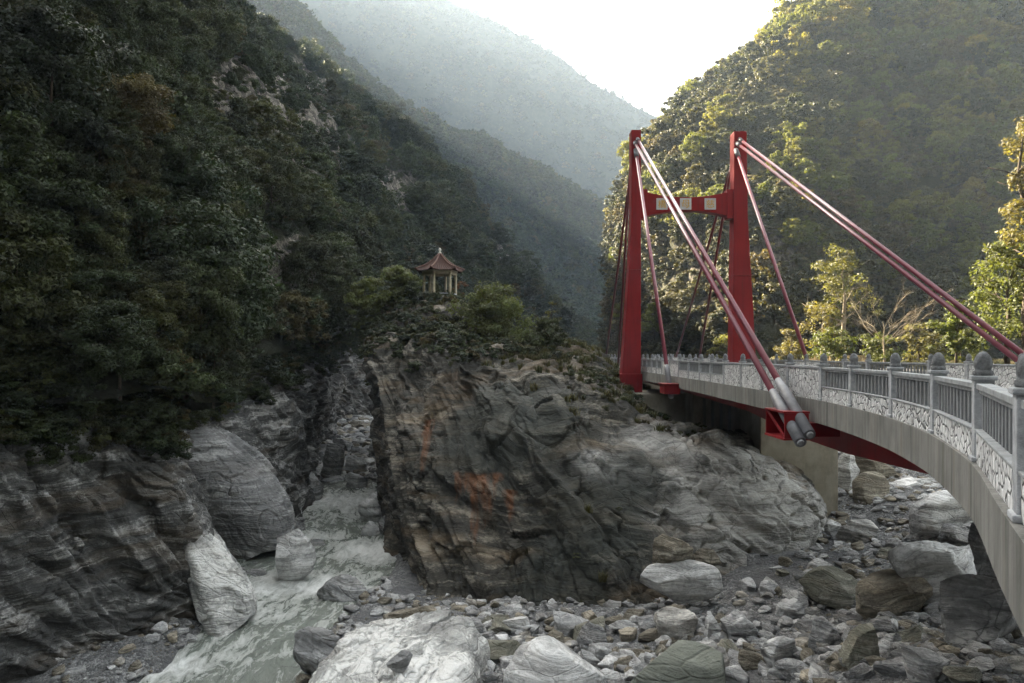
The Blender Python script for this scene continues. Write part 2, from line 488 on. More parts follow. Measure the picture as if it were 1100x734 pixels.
M['slope'] = soil_mat('left_slope_ground', (.014, .018, .009), (.032, .033, .018), (.25, .225, .19))
M['slope_right'] = soil_mat('right_slope_ground', (.028, .03, .013), (.055, .05, .026), (.2, .175, .14))
M['far'] = soil_mat('far_slope_ground', (.02, .027, .018), (.05, .055, .036), (.2, .2, .19))

# ------------------------------------------------------------------ ground of the gorge
RIV = np.array([(-12.6, 14, -13.0), (-11.9, 22, -12.6), (-10.9, 27.2, -12.3), (-10.9, 32, -12.15), (-10.6, 37, -12.05), (-10.2, 42, -11.95), (-10.3, 48, -11.85),
                (-13.0, 58.5, -11.5), (-15.2, 68, -11.35), (-16.6, 82, -12.2), (-18, 97, -13.), (-18.5, 115, -13.), (-12, 150, -13), (20, 230, -13)])
GP = np.array([(-7.8, 29.8, -11.5), (-5.1, 34, -11.5), (-7.4, 44, -11.4), (-9, 52, -11.2), (1.8, 29, -11.3), (-2, 26, -11.6), (4.5, 24.2, -10.8), (8.6, 27.4, -10.6), (6, 33, -10.9),
               (13.5, 30.9, -10.0), (15.9, 39.8, -10.3), (17.3, 34.7, -9.5), (12.8, 22.8, -8.8), (12.5, 18.8, -7.4), (19.4, 29, -8), (25.7, 45.6, -8.3), (28, 60, -8.8),
               (21.5, 31, -7), (28, 38, -6.0), (34, 48, -6.5), (4, 12, -10.6), (0, 15, -11.8), (8, 12, -7.4), (9, 8, -5), (14, 12, -5.0), (20, 20, -5.0), (-18, 24, -12.0), (-30, 16, -11.5), (-13, 44, -12.1), (-15.5, 42, -12.0),
               (-6, 15, -12), (-12, 72, -11.0), (-17, 72, -11.0), (-12.5, 85, -10.2), (-19, 88, -10.2), (-15, 97, -9.2), (-20, 100, -9.), (-10, 62, -11.2), (0, 55, -11), (0, 80, -10), (20, 80, -8.5), (30, 110, -6), (-20, 130, -9), (0, 160, -7), (30, 230, -5), (10, 55, -10.5)])


def seg_dist(X, Y):
    """distance to the river's axis and the water level there"""
    best = np.full(X.shape, 1e9); lev = np.zeros(X.shape)
    for a, b in zip(RIV[:-1], RIV[1:]):
        dx, dy = b[0] - a[0], b[1] - a[1]
        t = np.clip(((X - a[0]) * dx + (Y - a[1]) * dy) / (dx * dx + dy * dy), 0, 1)
        d = np.hypot(X - a[0] - t * dx, Y - a[1] - t * dy)
        m = d < best
        best = np.where(m, d, best); lev = np.where(m, a[2] + t * (b[2] - a[2]), lev)
    return best, lev


def ground(X, Y, detail=True):
    X = np.asarray(X, float); Y = np.asarray(Y, float)
    w = 0; s = 0
    for gx, gy, gz in GP:
        k = 1 / ((X - gx) ** 2 + (Y - gy) ** 2 + 3.0) ** 1.7
        w = w + k; s = s + k * gz
    z = s / w
    d, lev = seg_dist(X, Y)
    wid = 2.1 + .45 * np.sin(Y * .35)
    z = z + (lev - .55 - z) * (1 - smooth(wid, wid + 2.2, d)) * (1 - smooth(63, 70, Y))
    if detail:
        p = np.stack([X, Y, X * 0], -1)
        z = z + .28 * fbm(p * .45, 4) + .1 * fbm(p * 2.1 + 9, 3)
    z = z + (-1.25 - z) * smooth(25.5, 30.5, X - .06 * (Y - 60)) * smooth(47, 56, Y)
    bank = 1 - smooth(.6, 4.2, Y + .12 * np.abs(X))
    return z + (-1.75 - z) * bank


def hit(x, y):
    """where the sight line through a photo pixel meets the ground"""
    Ys = np.linspace(9, 130, 2400)
    X = (x - CX) / F * Ys; Z = (HY - y) / F * Ys
    g = ground(X, Ys, False)
    i = np.argmax(Z < g)
    return X[i], Ys[i], g[i]


def gravel_mat():
    T = NT('gravel_ground')
    c = T.coord('Object')
    v = T.n('ShaderNodeTexVoronoi'); T.set(v.inputs['Vector'], c); T.set(v.inputs['Scale'], 7.)
    v2 = T.n('ShaderNodeTexVoronoi'); T.set(v2.inputs['Vector'], c); T.set(v2.inputs['Scale'], 17.)
    t = T.n('ShaderNodeSeparateXYZ', i_Vector=v.outputs['Color']).outputs[0]
    t2 = T.n('ShaderNodeSeparateXYZ', i_Vector=v2.outputs['Color']).outputs[1]
    big = T.noise(c, .35, 5, .6)
    t = T.math('ADD', T.math('MULTIPLY', t, .5), T.math('MULTIPLY', t2, .5))
    col = T.ramp(t, [(.1, (.05, .051, .053)), (.5, (.14, .141, .144)), (.9, (.36, .36, .36))])
    col = T.mix(T.ramp(big, [(.42, 0.), (.6, .85)]), col, (.075, .076, .08))
    h = T.math('ADD', T.math('MULTIPLY', v.outputs['Distance'], -1.), T.math('MULTIPLY', v2.outputs['Distance'], -.5))
    return T.done(T.pbr(col, .85, T.bump(h, .7, .12), spec=.3))


M['gravel'] = gravel_mat()
gx = np.concatenate([np.linspace(-46, 50, 360), np.linspace(51, 190, 40)])
gy = np.concatenate([np.linspace(-14, 20, 90), np.linspace(20.1, 62, 300), np.linspace(62.5, 260, 140)])
GX, GY = np.meshgrid(gx, gy, indexing='ij')
GZ = ground(GX, GY)
G = np.stack([GX, GY, GZ], -1)
tag(link(bpy.data.objects.new('riverbed', np_mesh('riverbed', G.reshape(-1, 3), grid_faces(*GX.shape), M['gravel']))), kind='structure',
    label='grey gravel bed of the gorge')
big = np.array([(-2600, -400, -14.5), (2600, -400, -14.5), (2600, 2600, -14.5), (-2600, 2600, -14.5)], float)
tag(link(bpy.data.objects.new('ground', np_mesh('ground', big, np.array([[0, 1, 2, 3]]), M['gravel']))), kind='structure')


# ------------------------------------------------------------------ river
def water_mat():
    T = NT('river_water')
    c = T.coord('Object')
    foam = T.n('ShaderNodeAttribute', attribute_name='foam').outputs['Fac']
    fl = T.n('ShaderNodeAttribute', attribute_name='flow').outputs['Vector']
    n1 = T.noise(T.map(fl, (0, 0, 0), (2.0, .75, 1)), 1.0, 9, .68, .9)
    n2 = T.noise(T.map(fl, (0, 0, 0), (8., 3.2, 1)), 1.0, 6, .7, .8)
    n = T.math('ADD', T.math('MULTIPLY', n1, .75), T.math('MULTIPLY', n2, .25))
    f = T.math('ADD', foam, T.math('MULTIPLY', T.math('SUBTRACT', n, .5), 1.9))
    fm = T.ramp(f, [(.34, 0.), (.5, .4), (.85, 1.)])
    tint = T.mix(T.ramp(n1, [(.35, 0.), (.65, 1.)]), (.12, .14, .12), (.26, .28, .25))
    col = T.mix(fm, tint, (.8, .81, .8))
    h = T.math('ADD', T.math('MULTIPLY', n1, 1.), T.math('MULTIPLY', n2, .5))
    return T.done(T.pbr(col, T.ramp(fm, [(0, .24), (1, .65)]), T.bump(h, .7, .22), spec=.5))


M['water'] = water_mat()
nv, nu = 900, 84
cen = catmull(RIV, nv)
tan = np.gradient(cen, axis=0); tan[:, 2] = 0; tan /= np.linalg.norm(tan, axis=1)[:, None]
side = np.stack([tan[:, 1], -tan[:, 0], tan[:, 0] * 0], -1)
us = np.linspace(-6, 6, nu)
W = cen[:, None, :] + side[:, None, :] * us[None, :, None]
arc = np.concatenate([[0], np.cumsum(np.linalg.norm(np.diff(cen, axis=0), axis=1))])
fl = np.stack([np.broadcast_to(us, (nv, nu)), np.broadcast_to(arc[:, None], (nv, nu)), np.zeros((nv, nu))], -1)
Yc = W[..., 1]
rap = np.zeros((nv, nu))
for x, y, r, a in [(400, 497, 4, .5), (375, 545, 4.5, .36), (405, 555, 5, .3), (345, 640, 2.6, .4), (400, 600, 3.0, .42), (300, 640, 3, .34), (280, 668, 3.5, .24), (240, 715, 3.2, .2), (190, 728, 2.0, .3), (350, 585, 2., .3), (420, 480, 6, .45)]:
    hx, hy, hz = hit(x, y)
    rap = np.maximum(rap, a * np.exp(-((W[..., 0] - hx) ** 2 + (W[..., 1] - hy) ** 2) / (r * r)))
edge = np.exp(-((np.abs(us) - 2.7) / .8) ** 2)[None, :] * .12
wz = .16 * fbm(np.stack([fl[..., 0] * .7, fl[..., 1] * .35, fl[..., 0] * 0], -1), 4) * (1 + 3 * rap) + .06 * fbm(np.stack([fl[..., 0] * 2.4, fl[..., 1] * 1.3, fl[..., 0] * 0 + 4], -1), 3) * (1 + 3 * rap)
W[..., 2] += wz
me = np_mesh('river_water', W.reshape(-1, 3), grid_faces(nv, nu), M['water'])
a = me.attributes.new('foam', 'FLOAT', 'POINT'); a.data.foreach_set('value', (rap * 1.6 + edge + .11).ravel().astype(np.float32))
a = me.attributes.new('flow', 'FLOAT_VECTOR', 'POINT'); a.data.foreach_set('vector', fl.reshape(-1, 3).ravel().astype(np.float32))
tag(link(bpy.data.objects.new('river_water', me)), kind='structure', label='fast grey-green mountain river with white rapids')


# ------------------------------------------------------------------ rock surfaces
def rock_displace(G, strata, amp=1.0, cell=2.2, seed=0., ledge=1.0, fine=True):
    n = normals(G)
    p = G.reshape(-1, 3)
    s = Vector(strata).normalized()
    a = s.orthogonal().normalized(); b = s.cross(a)
    B = np.array([a, b, s])
    w = p + 1.6 * np.stack([fbm(p * .14 + seed, 3), fbm(p * .14 + seed + 31, 3), fbm(p * .14 + seed + 57, 3)], -1)
    q = w @ B.T
    d = .8 * fbm(p * .13 + seed, 4)
    l1 = perlin(q * np.array([.05, .05, .42]) + seed); l2 = perlin(q * np.array([.10, .10, 1.15]) + seed + 5)
    l3 = perlin(q * np.array([.22, .22, 3.1]) + seed + 8); l4 = perlin(q * np.array([.5, .5, 7.5]) + seed + 2)
    patch = .45 + .9 * smooth(-.25, .35, fbm(p * .2 + seed + 77, 2))
    d += ledge * (.34 * np.tanh(4.5 * l1) + patch * (.22 * np.tanh(5 * l2) + .10 * np.tanh(3 * l3) + .045 * l4))
    f1, f2, r, off = worley(q / np.array([cell * 2.2, cell * 1.6, cell * .55]) + .35 * np.stack([fbm(p * .7, 2), fbm(p * .7 + 9, 2), fbm(p * .7 + 5, 2)], -1))
    d += .34 * (r[:, 0] - .5) + .30 * (off * (r - .5) * 2).sum(1) - .10 * np.exp(-((f2 - f1) / .05) ** 2)
    if fine:
        f1, f2, r, off = worley(q / np.array([cell * .8, cell * .55, cell * .16]) + 40)
        d += .13 * (r[:, 0] - .5) + .12 * (off * (r - .5) * 2).sum(1) - .03 * np.exp(-((f2 - f1) / .06) ** 2)
        d += .10 * fbm(p * 1.7, 5, .6)
    return G + n * (amp * d).reshape(G.shape[:2] + (1,))


# the rock island in the middle of the gorge
oc = [
    [(470, 640, 66), (440, 560, 68), (418, 480, 70), (402, 400, 72), (420, 352, 75), (440, 330, 82), (450, 345, 92), (450, 470, 100)],
    [(438, 640, 55), (424, 570, 55), (414, 500, 56), (402, 430, 58), (390, 378, 61), (404, 350, 66), (430, 325, 78), (450, 345, 92)],
    [(438, 618, 44.5), (424, 560, 45), (414, 490, 47), (405, 430, 50), (394, 385, 54), (408, 352, 61), (438, 324, 74), (455, 345, 90)],
    [(455, 640, 37.5), (447, 570, 39.5), (440, 490, 43), (434, 420, 49), (430, 375, 54), (440, 345, 61), (460, 322, 71), (480, 350, 88)],
    [(500, 662, 34), (497, 590, 36.5), (490, 500, 40.5), (484, 430, 46), (480, 382, 52), (484, 348, 60), (492, 322, 70), (510, 352, 86)],
    [(550, 672, 32.6), (545, 600, 35), (540, 510, 38.5), (530, 440, 43), (525, 395, 48), (525, 377, 55), (525, 366, 64), (540, 366, 82)],
    [(610, 676, 31.8), (604, 610, 33.6), (592, 520, 37), (580, 450, 41), (572, 402, 46), (568, 380, 53), (566, 370, 62), (575, 368, 80)],
    [(670, 674, 31.8), (664, 610, 33.2), (650, 540, 35.8), (635, 470, 39.5), (622, 415, 44), (614, 385, 51), (612, 374, 60), (620, 372, 78)],
    [(725, 664, 32.2), (722, 605, 33.8), (708, 545, 36), (692, 490, 39), (676, 440, 43.5), (662, 408, 49), (655, 394, 57), (650, 385, 75)],
    [(775, 656, 33), (772, 600, 34.8), (760, 550, 36.6), (742, 500, 39), (724, 468, 42), (704, 446, 47), (690, 424, 54), (680, 400, 72)],
    [(822, 644, 34.4), (824, 596, 36), (816, 550, 37.6), (800, 510, 39.5), (780, 480, 42), (752, 470, 45), (730, 455, 52), (710, 420, 70)],
    [(850, 634, 36), (862, 590, 38), (862, 545, 39.5), (846, 510, 41), (822, 487, 43), (795, 474, 46), (770, 462, 52), (740, 430, 68)],
    [(850, 622, 41), (868, 585, 42), (872, 545, 43), (860, 515, 44), (840, 495, 45.5), (815, 482, 48), (790, 472, 54), (760, 440, 66)],
    [(830, 600, 52), (850, 570, 53), (856, 540, 53), (850, 516, 53), (835, 498, 54), (815, 486, 55), (790, 476, 58), (770, 440, 64)],
]
OC = loft([[P(*q) for q in c] for c in oc], 620, 420)
OCD = rock_displace(OC, (.55, -.25, .8), 1.0, 2.4, 3.)
tag(link(bpy.data.objects.new('rock_outcrop', np_mesh('rock_outcrop', OCD.reshape(-1, 3), grid_faces(620, 420), M['outcrop']))),
    'huge dark layered rock island in mid-gorge, rust-stained, with a pavilion on top', 'rock')

# rock wall along the left bank
cl = [
    [(-30, 10, -13), (-31, 10, -9), (-32, 10, -6), (-33, 10, -1)],
    [(-24, 16, -13), (-24.5, 16, -9), (-25.5, 16.5, -5.5), (-27, 17, -1)],
    [(-18.3, 26, -13), (-18.8, 26.4, -9.5), (-20.2, 27.4, -6), (-21.5, 29, -1.6)],
    [(-15.0, 30.5, -13), (-15.6, 31, -9.8), (-16.6, 32, -6.5), (-17.6, 33, -2.0)],
    [(-12.9, 34.2, -13), (-14.0, 33.8, -10), (-15.4, 33.4, -6.4), (-16.3, 33.2, -2.8)],
    [(-13.8, 37.5, -13), (-15.2, 37.3, -10), (-16.6, 37, -6.4), (-18.0, 37, -2.8)],
    [(-16.0, 41.5, -13), (-17.6, 42.2, -9.5), (-19.2, 43.5, -6), (-20.6, 45.5, -2.2)],
    [(-15.2, 50, -13), (-15.9, 51, -9), (-17.4, 53, -5), (-19, 55, -1.2)],
    [(-15.6, 59, -13), (-16.1, 60.4, -8.5), (-16.9, 62, -4), (-18.2, 65, 1)],
    [(-19.6, 74, -13), (-19.4, 75, -8.5), (-19.5, 77, -4), (-20.6, 79.5, 2)],
    [(-22.6, 94, -12.5), (-22.2, 95, -8.5), (-22.0, 97, -3.5), (-22.3, 99.5, 4)],
    [(-22.6, 114, -12), (-22, 115, -8.5), (-21.8, 117, -3), (-22.3, 119, 5)],
    [(-12, 140, -12), (-11, 141, -9), (-11, 144, -3), (-12, 147, 3)],
]
CL = loft(cl, 900, 200)
CLD = rock_displace(CL, (.66, .3, .68), 1.1, 2.3, 11.)
tag(link(bpy.data.objects.new('cliff', np_mesh('cliff', CLD.reshape(-1, 3), grid_faces(900, 200), M['cliff']))), kind='structure',
    label='dark fissured rock wall along the left bank of the river')


# ------------------------------------------------------------------ mountains
def mountain(name, ctrl, n, m, mat, amp, freq, maskf=None, label=None, oct=5):
    Gd = loft(ctrl, n, m)
    nn = normals(Gd)
    p = Gd.reshape(-1, 3)
    d = amp * fbm(p * freq + 3.7, oct) + amp * .5 * (1 - 2 * np.abs(fbm(p * freq * 1.7 + 71, 4)))
    Gd = Gd + nn * d.reshape(n, m, 1)
    me = np_mesh(name, Gd.reshape(-1, 3), grid_faces(n, m), mat)
    rm = np.zeros(n * m) if maskf is None else maskf(Gd).ravel()
    a = me.attributes.new('rockmask', 'FLOAT', 'POINT'); a.data.foreach_set('value', rm.astype(np.float32))
    tag(link(bpy.data.objects.new(name, me)), kind='structure', label=label)
    return Gd, rm.reshape(n, m)


def low(c, k):   # leave room for the trees that stand on the crest
    return [c[0]] + [(x, y, z - k) for x, y, z in c[1:]]


lf = [
    [(-32, 10, -2), (-38, 10, 12), (-48, 10, 30), (-68, 10, 65), (-98, 10, 110), (-160, 10, 190)],
    [(-26.6, 17, -1.5), (-33, 19, 12), (-44, 20, 30), (-64, 24, 65), (-95, 28, 110), (-155, 30, 190)],
    [(-21.2, 29, -2), (-27, 33, 11), (-38, 38, 30), (-58, 45, 65), (-90, 55, 110), (-150, 70, 190)],
    [(-16.2, 33.5, -3.2), (-21.5, 41, 6), (-31, 52, 25), (-52, 64, 60), (-85, 80, 110), (-150, 100, 188)],
    [(-20.4, 46, -2.6), (-25.5, 56, 9), (-35, 72, 31), (-56, 88, 66), (-88, 105, 112), (-150, 120, 186)],
    [(-18, 65, .4), (-23.5, 76, 12), (-34.5, 100, 34), (-57, 120, 64), (-90, 140, 110), (-150, 150, 184)],
    [(-22, 99.5, 3), (-26.5, 112, 16), (-38.5, 135, 43), (-61, 158, 68), (-95, 175, 106), (-150, 180, 180)],
    [(-22, 119, 4), (-23, 135, 16), (-37, 165, 45), (-61, 182, 70), (-98, 195, 103), (-150, 200, 172)],
    [(-8, 160, -5), (-12, 175, 16), (-31, 200, 46), (-59, 205, 74), (-98, 208, 103), (-148, 208, 162)],
    [(16, 230, -7), (1, 230, 19), (-26, 230, 52), (-56, 228, 80), (-97, 217, 102), (-142, 213, 155)],
    [(36, 300, -8), (4, 285, 27), (-30, 264, 66), (-57, 246, 87), (-93, 222, 108), (-138, 218, 150)],
    [(60, 345, -12), (26, 336, 0), (-14, 318, 40), (-44, 296, 66), (-86, 268, 90), (-135, 258, 130)],
]


def left_mask(Gd, dy=0):
    x, y = pix(Gd)
    y = y - dy
    m = np.zeros(x.shape)
    for cx, cy, rx, ry, v in [(296, 95, 46, 22, .9), (322, 140, 36, 44, .9), (262, 85, 30, 22, .6), (350, 165, 26, 40, .6), (300, 290, 34, 30, .9), (262, 185, 34, 30, .55), (290, 165, 30, 26, .6), (430, 195, 18, 26, .7), (540, 262, 18, 20, .7), (230, 110, 20, 20, .6)]:
        m = np.maximum(m, 1.3 * v * np.exp(-(((x - cx) / rx / 1.2) ** 2 + ((y - cy) / ry / 1.2) ** 2)))
    m = m * (1 + 1.5 * fbm(Gd.reshape(-1, 3) * np.array([.12, .12, .05]), 3).reshape(m.shape))
    return m * (Gd[..., 1] > 40)


LF, LM = mountain('left_mountain', [(low(c, 3) if i < 7 else low(c, 1)) + [(c[-1][0] - 60, c[-1][1] + 10, c[-1][2] * .6), (c[-1][0] - 130, c[-1][1] + 20, -14)] for i, c in enumerate(lf)], 420, 330, M['slope'], 6.5, .034, left_mask, 'steep dark forested mountainside left of the gorge')

rg = [
    [(705, 480, 270), (700, 396, 270), (706, 330, 270), (708, 270, 270), (722, 205, 270), (780, 140, 275), (850, 90, 275), (930, 40, 280), (1000, 0, 290)],
    [(668, 460, 172), (662, 396, 175), (672, 335, 172), (672, 268, 170), (698, 198, 172), (757, 134, 186), (826, 78, 200), (892, 28, 215), (946, -28, 230)],
    [(690, 470, 120), (690, 391, 124), (700, 320, 128), (712, 250, 133), (728, 185, 145), (782, 118, 165), (836, 70, 185), (900, 12, 205), (960, -60, 225)],
    [(790, 480, 90), (795, 391, 94), (805, 300, 102), (815, 220, 115), (832, 145, 135), (864, 84, 155), (905, 20, 180), (950, -50, 200), (1000, -130, 220)],
    [(905, 500, 66), (915, 391, 75), (925, 300, 82), (932, 200, 94), (945, 110, 112), (960, 40, 132), (988, -40, 152), (1020, -110, 172), (1060, -190, 195)],
    [(1020, 520, 48), (1045, 391, 58), (1050, 300, 64), (1050, 200, 74), (1055, 100, 88), (1062, 0, 104), (1075, -100, 124), (1090, -200, 146), (1110, -290, 170)],
    [(1150, 560, 36), (1195, 391, 45), (1200, 300, 50), (1200, 200, 58), (1205, 100, 70), (1215, 0, 84), (1230, -100, 102), (1250, -220, 124), (1270, -330, 150)],
    [(1400, 620, 24), (1480, 391, 33), (1480, 280, 37), (1490, 160, 43), (1500, 40, 52), (1520, -90, 64), (1550, -220, 80), (1580, -350, 100), (1600, -450, 126)],
]


def right_mask(Gd):
    x, y = pix(Gd)
    m = np.zeros(x.shape)
    for cx, cy, rx, ry, v in [(880, 200, 90, 60, .5), (830, 270, 40, 50, .5), (960, 170, 60, 50, .38), (745, 300, 40, 60, .5), (700, 330, 30, 40, .4)]:
        m = np.maximum(m, v * np.exp(-(((x - cx) / rx) ** 2 + ((y - cy) / ry) ** 2)))
    return m


DEEP = [1, 1, 1, 1, 1.4, 1.8, 2.4, 3.2]
RG, RM = mountain('right_mountain', [[P(x, y, Y * k) for x, y, Y in c] for c, k in zip(rg, DEEP)], 320, 240, M['slope_right'], 5.0, .035, right_mask, 'sunlit and shaded forested mountainside right of the gorge')

# middle ridge behind the left mountain, then the far pale one
md = [[P(*q) for q in c] for c in [
    [(60, 420, 330), (60, 260, 345), (60, 160, 370), (40, 60, 410), (0, 130, 460)],
    [(220, 420, 340), (230, 260, 360), (240, 120, 380), (250, -30, 410), (230, 40, 460)],
    [(330, 420, 350), (330, 280, 370), (320, 150, 395), (306, 8, 420), (290, 78, 470)],
    [(430, 420, 360), (410, 310, 390), (375, 200, 420), (348, 54, 440), (335, 124, 490)],
    [(500, 420, 370), (470, 330, 405), (430, 230, 440), (398, 106, 455), (385, 176, 505)],
    [(560, 420, 380), (530, 345, 415), (490, 260, 450), (440, 130, 475), (430, 200, 525)],
    [(610, 420, 390), (590, 360, 425), (560, 290, 465), (540, 170, 510), (530, 240, 560)],
    [(650, 425, 400), (640, 370, 440), (630, 310, 480), (620, 212, 530), (615, 282, 580)],
    [(690, 425, 410), (690, 380, 450), (690, 330, 490), (690, 255, 550), (690, 325, 600)],
    [(760, 425, 420), (770, 390, 460), (780, 350, 510), (790, 310, 570), (800, 380, 620)]]]
MDG, MDM = mountain('middle_ridge', md, 260, 140, M['far'], 9, .014, lambda g: .5 * np.exp(-(((pix(g)[0] - 285) / 40) ** 2 + ((pix(g)[1] - 30) / 45) ** 2)), 'hazy forested ridge behind the left mountain')
fr = [[P(*q) for q in c] for c in [
    [(-300, 420, 700), (-300, 100, 780), (-300, -120, 900), (-300, -160, 1000)],
    [(100, 420, 720), (100, 150, 800), (110, -80, 900), (120, -120, 1000)],
    [(300, 420, 740), (300, 220, 830), (300, -4, 950), (300, -60, 1050)],
    [(400, 420, 750), (400, 240, 840), (400, 31, 950), (400, -30, 1050)],
    [(480, 420, 760), (480, 260, 850), (480, 64, 955), (480, 0, 1050)],
    [(560, 420, 770), (560, 280, 860), (560, 98, 960), (560, 40, 1060)],
    [(620, 420, 780), (620, 300, 870), (620, 131, 970), (620, 80, 1070)],
    [(672, 420, 790), (672, 310, 880), (672, 160, 980), (672, 110, 1080)],
    [(760, 420, 800), (760, 330, 890), (760, 215, 990), (760, 160, 1090)],
    [(900, 420, 820), (900, 360, 900), (900, 290, 1010), (900, 240, 1100)],
    [(1200, 420, 850), (1200, 380, 920), (1200, 350, 1030), (1200, 330, 1130)]]]
FRG, FRM = mountain('far_mountain', fr, 220, 120, M['far'], 8, .01, None, 'pale far mountain fading into bright haze')


# ------------------------------------------------------------------ plants
def crown_arrays(seed, R, H, clumps, per, leaf, shape='dome', small=1.):
    """many leaf quads in clumps through the crown's volume; returns verts, quads, leafvar. Base of the crown at z=0."""
    g = np.random.default_rng(seed)
    th = g.random(clumps) * 2 * np.pi
    u = g.random(clumps) ** .55
    zz = g.random(clumps)
    if shape == 'dome':      prof = np.sqrt(np.clip(1 - (zz * 1.02 - .25) ** 2 / .62, .05, 1))
    elif shape == 'cone':    prof = np.clip(1.02 - zz, .12, 1)
    elif shape == 'flat':    prof = np.clip(1.1 - np.abs(zz - .55) * 1.2, .2, 1)
    else:                    prof = np.clip(.5 + .8 * zz * (1.25 - zz), .2, 1)
    lob = 1 + .28 * np.sin(th * 2 + g.random() * 6) + .16 * np.sin(th * 3 + g.random() * 6)
    C = np.stack([np.cos(th) * u * prof * R * lob, np.sin(th) * u * prof * R * lob, zz * H], -1)
    rc = R * small * (.2 + .2 * g.random(clumps))
    tone = g.random(clumps)
    idx = np.repeat(np.arange(clumps), per)
    n = len(idx)
    v = g.normal(size=(n, 3)); v /= np.linalg.norm(v, axis=1)[:, None]
    rad = (g.random(n) ** .45)
    off = v * (rad * rc[idx])[:, None] * np.array([1, 1, .62])
    c = C[idx] + off
    nrm = v * .8 + g.normal(size=(n, 3)) * .55 + np.array([0, 0, .75])
    nrm /= np.linalg.norm(nrm, axis=1)[:, None]
    t = np.cross(nrm, g.normal(size=(n, 3))); t /= np.linalg.norm(t, axis=1)[:, None]
    b = np.cross(nrm, t)
    s = leaf * (.6 + .8 * g.random(n))[:, None]
    V = np.stack([c - t * s, c + b * s * .45 - nrm * s * .12, c + t * s, c - b * s * .45 - nrm * s * .12], 1).reshape(-1, 3)
    lv = np.clip(.6 * tone[idx] + .4 * g.random(n), 0, 1)
    return V, np.arange(n * 4).reshape(-1, 4), lv


def crown_mesh(name, mat, *a, **k):
    V, Q, lv = crown_arrays(*a, **k)
    me = np_mesh(name, V, Q, mat, False)
    at = me.attributes.new('leafvar', 'FLOAT', 'FACE'); at.data.foreach_set('value', lv.astype(np.float32))
    return me


def trunk_mesh(name, seed, h, R, mat, r0=None, limbs=7, twigs=0, spread=.75):
    g = random.Random(seed); m = MB()
    r0 = r0 or h * .028
    top = h * 1.35
    pts = [Vector((0, 0, -.8))]
    for i in range(1, 6):
        pts.append(Vector((g.uniform(-.05, .05) * h * i / 4, g.uniform(-.05, .05) * h * i / 4, top * i / 5)))
    m.tube(pts, [r0 * 1.25, r0 * 1.0, r0 * .85, r0 * .6, r0 * .4, r0 * .12], 7)
    for i in range(limbs):
        t = g.uniform(.35, .85); k = t * 5; j = min(int(k), 4)
        p = pts[j].lerp(pts[j + 1], k - j)
        a = g.uniform(0, 6.283) if limbs > 1 else 0
        L = R * g.uniform(.55, spread + .2)
        d = Vector((math.cos(a), math.sin(a), g.uniform(.25, .8)))
        q1 = p + d * L * .5 + Vector((0, 0, g.uniform(-.05, .15) * L)); q2 = p + d * L + Vector((0, 0, g.uniform(-.05, .2) * L))
        m.tube([p, q1, q2], [r0 * .42 * (1.2 - t), r0 * .28 * (1.2 - t), r0 * .08], 5)
        for _ in range(twigs):
            w = g.uniform(.3, .95); s = p.lerp(q2, w)
            dd = (d + Vector((g.uniform(-.9, .9), g.uniform(-.9, .9), g.uniform(-.2, .9)))).normalized() * L * g.uniform(.25, .5)
            m.tube([s, s + dd * .55 + Vector((0, 0, .03 * L)), s + dd], [r0 * .13, r0 * .09, r0 * .03], 4)
            for _ in range(2):
                e = s + dd * g.uniform(.4, .9); d2 = (dd.normalized() + Vector((g.uniform(-.9, .9), g.uniform(-.9, .9), g.uniform(-.2, .8)))).normalized() * L * .2
                m.tube([e, e + d2], [r0 * .06, r0 * .02], 3)
    bmesh.ops.recalc_face_normals(m.bm, faces=m.bm.faces)
    me = bpy.data.meshes.new(name); m.bm.to_mesh(me); m.bm.free(); me.materials.append(mat)
    return me


def tree_kind(seed, mat, R, H, base, clumps, per, leaf, shape, trunkmat=None, small=1.):
    """(crown mesh raised to its height, trunk mesh) for a tree of unit scale in metres"""
    V, Q, lv = crown_arrays(seed, R, H, clumps, per, leaf, shape, small=small)
    V[:, 2] += base
    cm = np_mesh('crown', V, Q, mat, False)
    at = cm.attributes.new('leafvar', 'FLOAT', 'FACE'); at.data.foreach_set('value', lv.astype(np.float32))
    return cm, trunk_mesh('trunk', seed, base + H * .45, R, trunkmat or M['bark'])


def add_tree(kind, loc, s, rz, label, group=None, name='broadleaf_tree', lean=0, sz=None, cat='tree'):
    t = empty(name, loc); t.rotation_euler = (lean, 0, rz); t.scale = (s, s, sz or s)
    tag(t, label, cat, group)
    link(bpy.data.objects.new('crown', kind[0]), t)
    if kind[1] is not None: link(bpy.data.objects.new('trunk', kind[1]), t)
    return t


SH = ['dome', 'flat', 'vase', 'dome', 'dome', 'cone']
NEARK = [tree_kind(100 + i, M['leaf'], 3.1, 4.6 - .6 * (SH[i] == 'flat'), 1.0, 85, 240, .10, SH[i], small=.75) for i in range(5)]
MIDK = [tree_kind(200 + i, M['leaf'], 3.1, 4.6, 1.0, 70, 75, .19, SH[i], small=.7) for i in range(6)]
RNEARK = [tree_kind(300 + i, M['leaf_right'], 3.0, 4.6, 1.0, 95, 100, .15, SH[i], small=.62) for i in range(5)]
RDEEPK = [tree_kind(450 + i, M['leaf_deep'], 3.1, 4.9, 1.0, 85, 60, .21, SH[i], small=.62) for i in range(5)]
RMIDK = [tree_kind(400 + i, M['leaf_right'], 3.1, 4.9, 1.0, 85, 60, .21, SH[i], small=.62) for i in range(5)]


